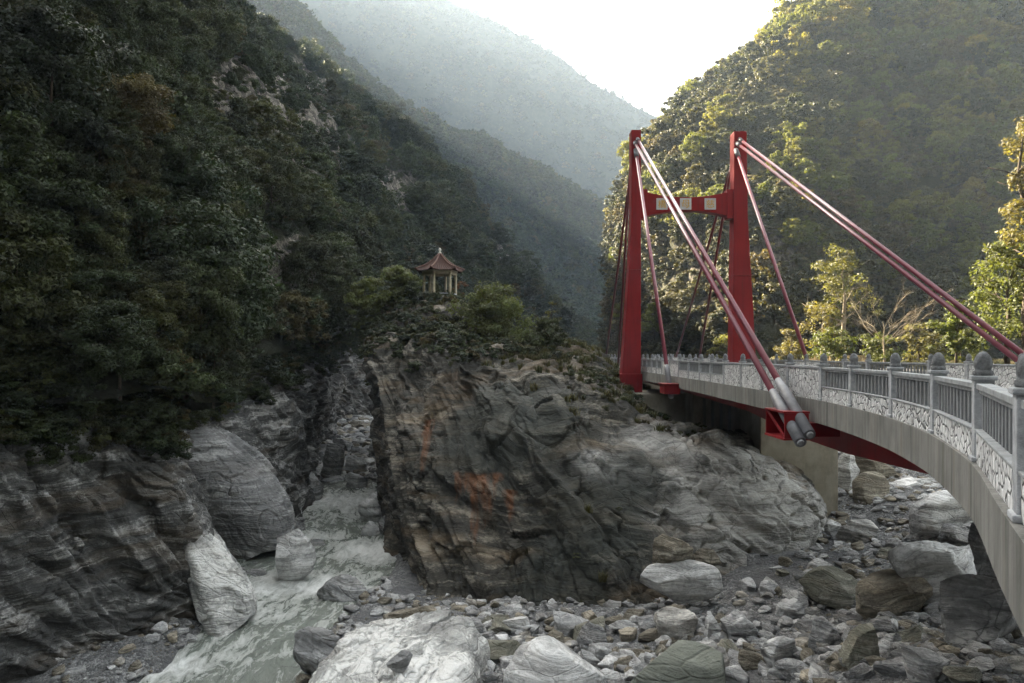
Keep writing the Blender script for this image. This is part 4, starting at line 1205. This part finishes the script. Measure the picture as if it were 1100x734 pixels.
slab('boulder', [[(190, 690, 38), (180, 620, 38), (178, 560, 38), (182, 530, 38.7)],
                 [(214, 700, 35.5), (204, 640, 35), (193, 590, 34.6), (188, 548, 34.8)],
                 [(232, 690, 32.1), (218, 640, 32.7), (204, 590, 33.5), (196, 546, 34.7)],
                 [(254, 676, 32.5), (240, 630, 33.3), (222, 590, 34.5), (204, 552, 35.7)],
                 [(270, 662, 33.3), (262, 632, 34.1), (240, 592, 35.5), (212, 556, 37.1)],
                 [(276, 656, 35.7), (270, 630, 36.7), (246, 590, 37.7), (218, 556, 38.7)]],
     'marble', (.6, -.5, .6), .3, 'bright white marble face sloping into the river on the left', seed=9.)
boulder(222, 651, 240, 668, 'boulder_white', 'small pale stone at the foot of the white marble face', 957)

# ---- loose stones, one by one
RUB = [stone_mesh('rubble_stone', 1000 + k, m, 4, 17, (2, 2 * q, 2 * r), .11, .04, .62) for k, (m, q, r) in enumerate(
    [('boulder', .8, .6), ('boulder', 1, .75), ('boulder_white', .7, .5), ('boulder_white', .9, .7), ('boulder_dark', .8, .6), ('boulder_olive', .9, .65), ('boulder', .85, .9), ('boulder_tan', .8, .55), ('boulder_dark', .7, .45)])]
ZONES = [((470, 668, 830, 733), 112, 'loose grey stone in the rubble below the rock island', 'stones below the rock island', (.3, 1.0)),
         ((800, 580, 1010, 650), 50, 'loose stone on the gravel between the pier and the near deck', 'stones under the bridge', (.28, .9)),
         ((820, 650, 1060, 733), 45, 'loose stone in the lower right gravel', 'stones in the lower right gravel', (.26, .8)),
         ((356, 454, 418, 540), 60, 'stone in the boulder pile upstream by the rapids', 'stones of the upstream pile', (.4, 1.3)),
         ((290, 625, 470, 700), 25, 'stone along the river edge near the white slab', 'stones along the river edge', (.14, .42)),
         ((185, 600, 330, 690), 10, 'small stone at the foot of the left rock wall', 'stones at the foot of the left wall', (.14, .36))]
placed = []
for (x0, y0, x1, y1), cnt, lb, gp, (s0, s1) in ZONES:
    k = tries = 0
    while k < cnt and tries < cnt * 30:
        tries += 1
        px_, py_ = rnd.uniform(x0, x1), rnd.uniform(y0, y1)
        X, Y, z = hit(px_, py_)
        s = s0 + (s1 - s0) * rnd.random() ** 1.9
        if any((X - a) ** 2 + (Y - b) ** 2 < (.62 * (s + c)) ** 2 for a, b, c in placed): continue
        dd, lv = seg_dist(np.array([X]), np.array([Y]))
        if dd[0] < 2.3 and Y < 62 and rnd.random() < .85: continue
        placed.append((X, Y, s)); k += 1
        o = link(bpy.data.objects.new('rubble_stone', RUB[rnd.choice((3, 2, 0, 1)) if 'upstream' in lb else rnd.randrange(len(RUB))]))
        o.location = (X, Y, float(ground(X, Y)) + s * .12); o.scale = (s, s * rnd.uniform(.8, 1.1), s * rnd.uniform(.8, 1.1))
        o.rotation_euler = (rnd.uniform(-.35, .35), rnd.uniform(-.35, .35), rnd.uniform(0, 6.28))
        tag(o, lb, 'stone', gp)

# ---- pebbles nobody could count
PEB = [stone_mesh('pebble', 1100 + k, m, 3, 16, (2, 1.6, 1.1), .1, 0, .6) for k, m in enumerate(['boulder', 'boulder', 'boulder_white', 'boulder_dark', 'boulder_tan', 'boulder'])]
g = np.random.default_rng(61)
N = 75000
X = g.uniform(-20, 30, N); Y = g.uniform(17, 70, N); X[:9000] = g.uniform(-26, -9, 9000); Y[:9000] = g.uniform(62, 105, 9000); Z = ground(X, Y)
px_, py_ = pix(np.stack([X, Y, Z], -1)); dd, lv = seg_dist(X, Y)
cl_ = fbm(np.stack([X * .35, Y * .35, X * 0], -1), 3)
ok = (px_ > -40) & (px_ < 1140) & (py_ < 770) & (Z > lv + .02) & (g.random(N) < np.clip(.55 + 1.5 * cl_, .1, 1)) & ~((px_ > 420) & (px_ < 860) & (py_ < 640))
X, Y, Z = X[ok], Y[ok], Z[ok]; n = len(X)
s = (.04 + .42 * g.random(n) ** 5) * np.where(Y > 62, 2.2, 1.)
stuff_points('gravel', np.stack([X, Y, Z + s * .2], -1), np.stack([s, s, s], -1), g.random(n) * 6.28, None, np.minimum(g.integers(0, 7, n), 5), PEB, 'grey pebbles and gravel strewn over the gorge floor', 'gravel')

# ------------------------------------------------------------------ the bridge
LP = np.array([(1.9, 1.6), (2.75, 3.6), (3.86, 5.8), (5.16, 8.3), (6.37, 11.3), (7.21, 14.2), (7.75, 17.1), (8.06, 19.5), (8.36, 24), (8.62, 30.4), (8.76, 34), (8.98, 42), (9.35, 55), (9.7, 68), (10.05, 80), (10.45, 95)])
RP = np.array([(27, 1.6), (24.5, 5), (20.4, 10), (17.6, 15), (16.3, 19.5), (15.95, 23), (15.95, 26), (16.05, 34), (16.4, 48), (16.75, 60), (17.2, 75), (17.75, 95)])


LP = LP + np.array([.1, 0])


def dense(A):
    D = catmull(A, 600)
    return lambda Y: float(np.interp(Y, D[:, 1], D[:, 0]))


lx, rx = dense(LP), dense(RP)
br = empty('suspension_bridge', (12, 53, -1.2))
tag(br, 'red cable-stayed road bridge with white stone parapets crossing the gorge', 'bridge')


def bpart(m, name, mat, parent=None, bevel=0):
    """build in world coordinates, then hang under the bridge"""
    o = m.build(name, mat, parent or br, bevel)
    return o


off = br.location
def sh(o, parent_is_part=False):
    o.matrix_parent_inverse = Matrix.Identity(4)
    o.data.transform(Matrix.Translation(-off)); return o


ys = np.concatenate([np.linspace(1.7, 24, 60), np.linspace(24.5, 95, 60)])
m = MB(); m.loft([[(lx(y) - .16, y, -1.2), (rx(y) + .16, y, -1.2), (rx(y) + .16, y, -1.8), (lx(y) - .16, y, -1.8)] for y in ys])
sh(bpart(m, 'deck', M['fascia']))
m = MB(); m.loft([[(lx(y) + 1.1, y, -1.14), (rx(y) - 1.1, y, -1.14), (rx(y) - 1.1, y, -1.196), (lx(y) + 1.1, y, -1.196)] for y in ys])
sh(bpart(m, 'roadway', M['asphalt']))
# abutment at the near end
m = MB(); m.loft([[(lx(y) - .06, y, -1.803), (27, y, -1.803), (27, y, -9), (lx(y) - .06, y, -9)] for y in np.linspace(1.7, 5.2, 8)])
sh(bpart(m, 'abutment', M['fascia']))
m = MB(); m.loft([[(8.0, y, -1.803), (18.6, y, -1.803), (18.6, y, -9), (8.0, y, -9)] for y in np.linspace(88, 96, 3)])
sh(bpart(m, 'abutment', M['pier']))
# girders: haunched red plates under the slab
GB = [(12.5, -2.35), (16, -2.55), (20, -2.66), (24, -2.66), (27, -2.45), (30, -2.27), (42, -2.16), (60, -2.16), (88, -2.3)]
for fx in (lambda y: .95 + max(lx(y), 8.06 if y < 19.5 else 0), lambda y: rx(max(y, 20)) - .95):
    m = MB(); m.loft([[(fx(y) - .16, y, -1.803), (fx(y) + .16, y, -1.803), (fx(y) + .16, y, zb), (fx(y) - .16, y, zb)] for y, zb in GB])
    sh(bpart(m, 'girder', M['red']))
for y in np.arange(16, 88, 4.0):
    m = MB().box(((lx(y) + rx(y)) / 2, y, -1.96), (rx(y) - lx(y) - 2.6, .25, .31)); sh(bpart(m, 'cross_beam', M['red']))

# tower
yc = 53.0
def leg(prof):
    m = MB(); m.loft([[(a, yc - d / 2, z), (b, yc - d / 2, z), (b, yc + d / 2, z), (a, yc + d / 2, z)] for z, a, b, d in prof])
    return sh(bpart(m, 'tower_leg', M['red'], bevel=.02))
leg([(-2.66, 7.66, 9.06, 1.5), (-.4, 7.80, 9.06, 1.3), (3, 8.04, 9.07, 1.2), (6.7, 8.26, 9.08, 1.1), (9.7, 8.42, 9.08, 1.05), (15.85, 8.42, 9.10, 1.0)])
leg([(-2.3, 15.5, 17.3, 1.5), (-.4, 15.52, 17.15, 1.3), (3, 15.56, 16.98, 1.2), (6.7, 15.6, 16.78, 1.1), (9.7, 15.64, 16.62, 1.05), (15.75, 15.66, 16.54, 1.0)])
for a, b, z in ((7.56, 9.14, -2.0), (15.4, 17.4, -2.0)):
    sh(bpart(MB().box(((a + b) / 2, yc, z), (b - a, 1.7, 1.3)), 'tower_foot', M['red'], bevel=.03))
for z, a, b in ((2.4, 7.98, 9.09), (6.0, 8.2, 9.1)):
    sh(bpart(MB().box(((a + b) / 2, yc, z), (b - a + .03, 1.26, .05)), 'joint_band', M['red']))
for z, a, b in ((1.6, 15.52, 17.06), (5.6, 15.57, 16.86)):
    sh(bpart(MB().box(((a + b) / 2, yc, z), (b - a + .03, 1.28, .05)), 'joint_band', M['red']))
m = MB(); secs = []
for t in np.linspace(0, 1, 25):
    x = 9.06 + (15.68 - 9.06) * t; e = (2 * t - 1) ** 2
    zt = 11.12 + .5 * e; zb = 10.18 - .5 * e
    secs.append([(x, yc - .36, zt), (x, yc + .36, zt), (x, yc + .36, zb), (x, yc - .36, zb)])
m.loft(secs); cb = sh(bpart(m, 'crossbeam', M['red'], bevel=.02))
for sx in (9.3, 15.44):
    sh(bpart(MB().box((sx, yc, 10.65), (.5, .82, 2.06)), 'beam_bracket', M['red'], bevel=.02))
for px0, ch in ((711.2, '橋'), (736.6, '母'), (763, '慈')):
    X0 = (px0 - CX) / F * 52.6
    pl = sh(bpart(MB().box((X0, yc - .385, 10.64), (.8, .045, .8)), 'name_plate', M['plate'], cb, .01))
    cu = bpy.data.curves.new('lettering', 'FONT'); cu.body = ch; cu.size = .62; cu.extrude = .012; cu.align_x = 'CENTER'; cu.align_y = 'CENTER'
    tmp = link(bpy.data.objects.new('lettering', cu)); dg = bpy.context.evaluated_depsgraph_get()
    me = bpy.data.meshes.new_from_object(tmp.evaluated_get(dg)); bpy.data.objects.remove(tmp)
    xs = [v.co.x for v in me.vertices]; zs = [v.co.y for v in me.vertices]
    k = .58 / max(max(xs) - min(xs), max(zs) - min(zs))
    me.transform(Matrix.Translation(Vector((X0, yc - .415, 10.64)) - off) @ Matrix.Rotation(math.radians(90), 4, 'X') @ Matrix.Scale(k, 4) @ Matrix.Translation((-(max(xs) + min(xs)) / 2, -(max(zs) + min(zs)) / 2, 0)))
    me.materials.clear(); me.materials.append(M['gold'])
    link(bpy.data.objects.new('lettering', me), pl)


# cables
def cable(top, end, mat, r=.1, sleeve=0., sr=.145):
    top, end = Vector(top), Vector(end)
    a = end.lerp(top, sleeve) if sleeve else end
    o = sh(bpart(MB().tube([top, a], r, 14), 'stay_cable', mat))
    if sleeve:
        m = MB(); m.tube([end.lerp(top, sleeve + .012), end.lerp(top, sleeve - .002), end.lerp(top, sleeve - .006), end], [r * 1.05, sr * .96, sr, sr], 18)
        s = sh(bpart(m, 'sleeve', M['sleeve'], o))
        m = MB(); d = (end - top).normalized(); m.tube([end + d * .001, end + d * .05], [sr * .62, sr * .5], 14); sh(bpart(m, 'end_cap', M['granite'], o))
    m = MB(); d = (top - end).normalized(); m.tube([top - d * .7, top + d * .12], r * 1.5, 12); sh(bpart(m, 'socket', M['sleeve'], o))


cable((8.86, 52.45, 15.15), (7.44, 18.6, -2.0), M['cable'], .095, .062)
cable((8.66, 52.45, 14.9), (7.22, 18.62, -2.2), M['cable'], .095, .056)
cable((8.72, 52.45, 14.35), (8.55, 40.0, -2.3), M['cable'], .11, .09, .15)
cable((16.05, 52.45, 15.15), (16.5, 20.0, -2.1), M['cable'], .095, .062)
cable((15.88, 52.45, 14.85), (16.34, 19.9, -2.35), M['cable'], .095, .056)
cable((15.8, 52.45, 14.35), (16.5, 40.0, -2.2), M['cable'], .11, .09, .15)
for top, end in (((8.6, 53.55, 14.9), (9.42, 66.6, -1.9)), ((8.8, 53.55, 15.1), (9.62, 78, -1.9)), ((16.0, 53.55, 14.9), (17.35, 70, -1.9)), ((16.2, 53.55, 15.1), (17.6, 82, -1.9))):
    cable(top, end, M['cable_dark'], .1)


def anchor(x0, x1, y0, y1, z0, z1, open_side):
    """box of red plates with diagonal stiffeners"""
    t = .05
    a = sh(bpart(MB().box(((x0 + x1) / 2, (y0 + y1) / 2, z1), (x1 - x0 + .06, y1 - y0 + .06, t)), 'anchor_box', M['red']))
    def pc(c, d, n='plate', Mx=None): sh(bpart(MB().box(c, d, 0, Mx), n, M['red'], a))
    pc(((x0 + x1) / 2, (y0 + y1) / 2, z0), (x1 - x0 + .06, y1 - y0 + .06, t))
    zc, h = (z0 + z1) / 2, z1 - z0 - t - .004
    pc(((x0 + x1) / 2, y0, zc), (x1 - x0, t, h)); pc(((x0 + x1) / 2, y1, zc), (x1 - x0, t, h))
    pc((x1 if open_side < 0 else x0, (y0 + y1) / 2, zc), (t, y1 - y0 - t - .004, h))
    xs = x0 + .03 if open_side < 0 else x1 - .03
    L = math.hypot(y1 - y0, h) * .94
    for dx in (0, .28):
        pc((xs + dx * (1 if open_side < 0 else -1), (y0 + y1) / 2, zc), (.045, L, .06), 'stiffener', Matrix.Rotation(-math.atan2(h, y1 - y0) * -1, 4, 'X'))


anchor(7.06, 7.68, 19.3, 20.7, -2.2, -1.5, -1)
sh(bpart(MB().box((8.2, 20.0, -2.0), (1.0, .5, .36)), 'anchor_bracket', M['red']))
anchor(16.2, 17.0, 20.4, 22.1, -2.2, -1.5, 1)
for X0, Y0 in ((8.5, 40.1), (16.9, 40.1)):
    a = sh(bpart(MB().box((X0, Y0, -1.85), (.85, 1.2, .5)), 'anchor_box', M['red'], bevel=.02)); sh(bpart(MB().box((X0, Y0, -1.57), (1.0, 1.35, .05)), 'plate', M['red'], a))
for X0, Y0 in ((9.5, 66.6), (9.7, 78), (17.4, 70), (17.65, 82)):
    sh(bpart(MB().box((X0, Y0, -1.95), (.8, 1.2, .5)), 'anchor_box', M['red'], bevel=.02))

# pier and footing
pr = sh(bpart(MB().box((9.9, 54.2, -5.9), (5.0, 7.0, 6.46)), 'pier', M['pier'], bevel=.05))
sh(bpart(MB().box((13.6, 52.5, -6.2), (3.6, 8.0, 7.8)), 'recess_wall', M['pier'], pr))
for k in range(4): sh(bpart(MB().box((12.5 + k * .55, 48.42, -5.9), (.16, .14, 7)), 'pilaster', M['fascia'], pr))
sh(bpart(MB().box((17.0, 50.3, -7.2), (4.6, 12.5, 9.9)), 'pier', M['pier'], bevel=.05))

# parapets
LY = [2.9, 5.35, 8.35, 11.3, 14.2, 17.1, 19.5, 22.4, 25.2, 27.8, 30.4, 32.8, 35, 37.5, 40, 42.6, 45.2, 47.2, 49.2, 51.4, 53.4, 55.6, 58, 61, 63.6, 66.4, 69, 71.8, 74.6, 77.4, 80.2, 83, 86, 89, 92]
RY = [12.0, 14.8, 17.6, 20.5, 23.3, 26, 28.4, 31, 33.5, 36, 38.5, 41, 43.5, 46, 48.5, 51, 53.4, 56, 58.5, 61, 63.6, 66.4, 69, 71.8, 74.6, 77.4, 80.2, 83, 86, 89, 92]
post_mesh = fin_mesh = None
FIN = [(r_ * .93, z_) for r_, z_ in [(.095, 0), (.108, .008), (.108, .05), (.09, .06), (.086, .075), (.097, .095), (.1, .13), (.097, .165), (.084, .205), (.062, .24), (.034, .264), (.006, .274)]]


def parapet(f, Ys, inward, solid):
    pts = [Vector((f(y), y, 0)) for y in Ys]
    for k, pnt in enumerate(pts):
        a = pts[min(k + 1, len(pts) - 1)] - pts[max(k - 1, 0)]
        rz = math.atan2(a.y, a.x)
        R = Matrix.Translation((pnt.x, pnt.y, 0)) @ Matrix.Rotation(rz, 4, 'Z')
        m = MB(); m.box((0, 0, -.72), (.2, .2, .958)); m.box((0, 0, -.262), (.25, .25, .05)); m.box((0, 0, -1.17), (.26, .26, .056))
        m.bm.transform(R)
        po = sh(bpart(m, 'railing_post', M['granite'], bevel=.012))
        m = MB(); m.lathe(FIN, (pnt.x, pnt.y, -.238), 14); sh(bpart(m, 'finial', M['carved'], po))
    for k in range(len(pts) - 1):
        a, b = pts[k], pts[k + 1]; d = b - a; L = d.length - .2; mid = (a + b) / 2; rz = math.atan2(d.y, d.x)
        R = Matrix.Translation((mid.x, mid.y, 0)) @ Matrix.Rotation(rz, 4, 'Z')
        sol = any(s0 - .1 <= Ys[k] and Ys[k + 1] <= s1 + .1 for s0, s1 in solid)
        m = MB(); m.box((0, 0, -.79 if sol else -1.03), (L - .004, .15, .82 if sol else .34)); m.bm.transform(R)
        pa = sh(bpart(m, 'parapet_panel', M['mosaic']))
        m = MB()
        if sol: m.box((0, 0, -.345), (L - .004, .2, .066))
        else:
            m.box((0, 0, -.355), (L - .004, .15, .065)); m.box((0, 0, -.412), (L - .004, .10, .045)); m.box((0, 0, -.842), (L - .004, .19, .03))
        m.bm.transform(R); sh(bpart(m, 'handrail', M['rail'], pa, .008))
        if not sol:
            m = MB(); nb = max(3, int(L / .235))
            for q in range(nb): m.box((-L / 2 + L * (q + .5) / nb, 0, -.632), (.115, .05, .385))
            m.bm.transform(R); sh(bpart(m, 'baluster_screen', M['baluster'], pa, .008))


parapet(lx, LY, 1, [(19.5, 30.4), (40, 45.2), (61, 66.4), (74.6, 86)])
parapet(rx, RY, -1, [(17.6, 28.4), (38.5, 43.5), (61, 66.4), (74.6, 86)])

# ------------------------------------------------------------------ pavilion
pv = empty('pavilion', P(472.5, 321, 70)); pv.rotation_euler = (0, 0, math.radians(14))
tag(pv, 'small six-sided pavilion with red tiled roof and cream columns on the island top', 'pavilion')
hexa = lambda r, z, o=0: [(r * math.cos(math.pi / 3 * k + o), r * math.sin(math.pi / 3 * k + o), z) for k in range(6)]
m = MB(); m.loft([hexa(2.05, -1.8), hexa(2.05, -.08)]); m.loft([hexa(1.85, -.078), hexa(1.85, .12)]); m.build('base', M['granite'], pv)
for x, y, z in hexa(1.5, 0):
    m = MB(); m.lathe([(.17, .118), (.17, .2), (.135, .24), (.13, 2.3), (.15, 2.36), (.15, 2.45)], (x, y, 0), 12); m.build('column', M['cream'], pv)
for k in range(6):
    a, b = Vector(hexa(1.5, 2.34)[k]), Vector(hexa(1.5, 2.34)[(k + 1) % 6]); d = b - a
    m = MB(); m.box((a + b) / 2, (d.length - .26, .16, .26), math.atan2(d.y, d.x)); m.build('beam', M['cream'], pv)
    m = MB(); mid = (a + b) / 2; m.box((mid.x, mid.y, .42), (d.length - .27, .3, .09), math.atan2(d.y, d.x)); m.build('bench', M['granite'], pv) if k not in (0, 3) else m.bm.free()
# roof: concave hexagonal tent with rows of tiles, upturned corners
nT, nE = 22, 16
m = MB(); m.loft([hexa(1.7, 2.47), hexa(1.72, 2.60)]); m.build('eave_board', M['cream'], pv)
Vv, Qq = [], []
for k in range(6):
    a = np.array([math.cos(math.pi / 3 * k), math.sin(math.pi / 3 * k)]); b = np.array([math.cos(math.pi / 3 * (k + 1)), math.sin(math.pi / 3 * (k + 1))])
    base_i = len(Vv); ne = nE * 6 + 1
    for i in range(nT + 1):
        t = i / nT; r = 2.28 * (1 - t) + .06 * t
        z0 = 2.5 + 1.78 * (t ** 1.0 * .62 + t ** 2.6 * .38)
        for e in range(ne):
            u = e / (ne - 1); q = (a * (1 - u) + b * u) * r
            c = (abs(2 * u - 1)) ** 4 * .22 * (1 - t) ** 2
            rib = .07 * abs(math.sin(u * 9 * math.pi)) ** .5 * (1 - .5 * t)
            Vv.append((q[0], q[1], z0 + c + rib))
    for i in range(nT):
        for e in range(ne - 1):
            s0 = base_i + i * ne + e; Qq.append((s0, s0 + 1, s0 + ne + 1, s0 + ne))
me = np_mesh('roof', np.array(Vv), np.array(Qq), M['tile'], True)
rf = link(bpy.data.objects.new('roof', me), pv); sd = rf.modifiers.new('thickness', 'SOLIDIFY'); sd.thickness = .07; sd.offset = -1
for k in range(6):
    pts = []
    for i in range(9):
        t = i / 8; r = 2.36 * (1 - t) + .04 * t
        pts.append((r * math.cos(math.pi / 3 * k), r * math.sin(math.pi / 3 * k), 2.54 + 1.78 * (t * .62 + t ** 2.6 * .38) + .25 * (1 - t) ** 2))
    MB().tube(pts, [.07] * 9, 8).build('hip_ridge', M['ridge'], rf)
MB().lathe([(.16, 4.24), (.17, 4.32), (.08, 4.38), (.08, 4.46), (.15, 4.56), (.12, 4.68), (.03, 4.78)], (0, 0, 0), 12).build('finial', M['white'], rf)

HAZE = .00023
EXPO = 3.75
# unseen mountainside added behind the eye to block sky light and deepen contrast
bk = [[(x, -18 - 6 * math.sin(x * .05), -14), (x, -34, 20), (x, -60, 70), (x, -100, 130), (x, -150, 170), (x, -220, 60)] for x in np.linspace(-190, 240, 9)]
mountain('rear_sky_blocker', bk, 120, 80, M['slope'], 7, .03, None, 'unseen mountainside added behind the viewpoint to block sky light')

# ------------------------------------------------------------------ camera, light, haze
cam = bpy.data.cameras.new('camera'); co = link(bpy.data.objects.new('camera', cam))
co.location = (0, 0, 0); co.rotation_euler = (math.radians(90), 0, 0)
cam.sensor_width = 36; cam.lens = 36 * F / 1100; cam.shift_y = 14 / 1100; cam.clip_end = 6000; cam.clip_start = .1
sc.camera = co

SUN_AZ, SUN_EL = math.radians(-40), math.radians(32)      # azimuth from +Y towards +X
w = bpy.data.worlds.new('World'); sc.world = w; w.use_nodes = True
nt = w.node_tree; bg = nt.nodes['Background']
sky = nt.nodes.new('ShaderNodeTexSky'); sky.sky_type = 'NISHITA'; sky.sun_disc = False
sky.sun_elevation = SUN_EL; sky.sun_rotation = SUN_AZ; sky.air_density = 1.0; sky.dust_density = 3.0
hs = nt.nodes.new('ShaderNodeHueSaturation'); hs.inputs['Saturation'].default_value = .32
nt.links.new(sky.outputs[0], hs.inputs['Color']); tn = nt.nodes.new('ShaderNodeMix'); tn.data_type = 'RGBA'; tn.blend_type = 'MULTIPLY'; tn.inputs[0].default_value = 1; tn.inputs[7].default_value = (1.05, 1, .90, 1)
nt.links.new(hs.outputs[0], tn.inputs[6]); nt.links.new(tn.outputs[2], bg.inputs[0]); bg.inputs[1].default_value = .05
sun = bpy.data.lights.new('sun', 'SUN'); sun.energy = 5; sun.angle = math.radians(.5); sun.color = (1, .86, .62)
so = link(bpy.data.objects.new('sun', sun))
d = Vector((math.sin(SUN_AZ) * math.cos(SUN_EL), math.cos(SUN_AZ) * math.cos(SUN_EL), math.sin(SUN_EL)))
so.rotation_euler = d.to_track_quat('Z', 'Y').to_euler()

hz = MB().box((0, 1100, 262), (5400, 3200, 555))
ho = hz.build('haze', None)
hm = bpy.data.materials.new('haze'); hm.use_nodes = True; t = hm.node_tree; t.nodes.clear()
o_ = t.nodes.new('ShaderNodeOutputMaterial'); v = t.nodes.new('ShaderNodeVolumePrincipled')
v.inputs['Color'].default_value = (.64, .79, 1, 1); v.inputs['Density'].default_value = HAZE; v.inputs['Anisotropy'].default_value = .08
t.links.new(v.outputs[0], o_.inputs['Volume']); ho.data.materials.append(hm)
tag(ho, 'thin morning haze filling the gorge', 'haze', kind='stuff')

sc.view_settings.view_transform = 'Standard'; sc.view_settings.look = 'None'; sc.view_settings.gamma = 1
sc.view_settings.use_curve_mapping = False; sc.view_settings.exposure = EXPO
sc.render.engine = 'CYCLES'
sc.cycles.use_denoising = True
sc.cycles.max_bounces = 6; sc.cycles.diffuse_bounces = 3; sc.cycles.glossy_bounces = 2; sc.cycles.transmission_bounces = 3; sc.cycles.volume_bounces = 1
sc.cycles.use_adaptive_sampling = True; sc.cycles.adaptive_threshold = .02
sc.cycles.sample_clamp_indirect = 6
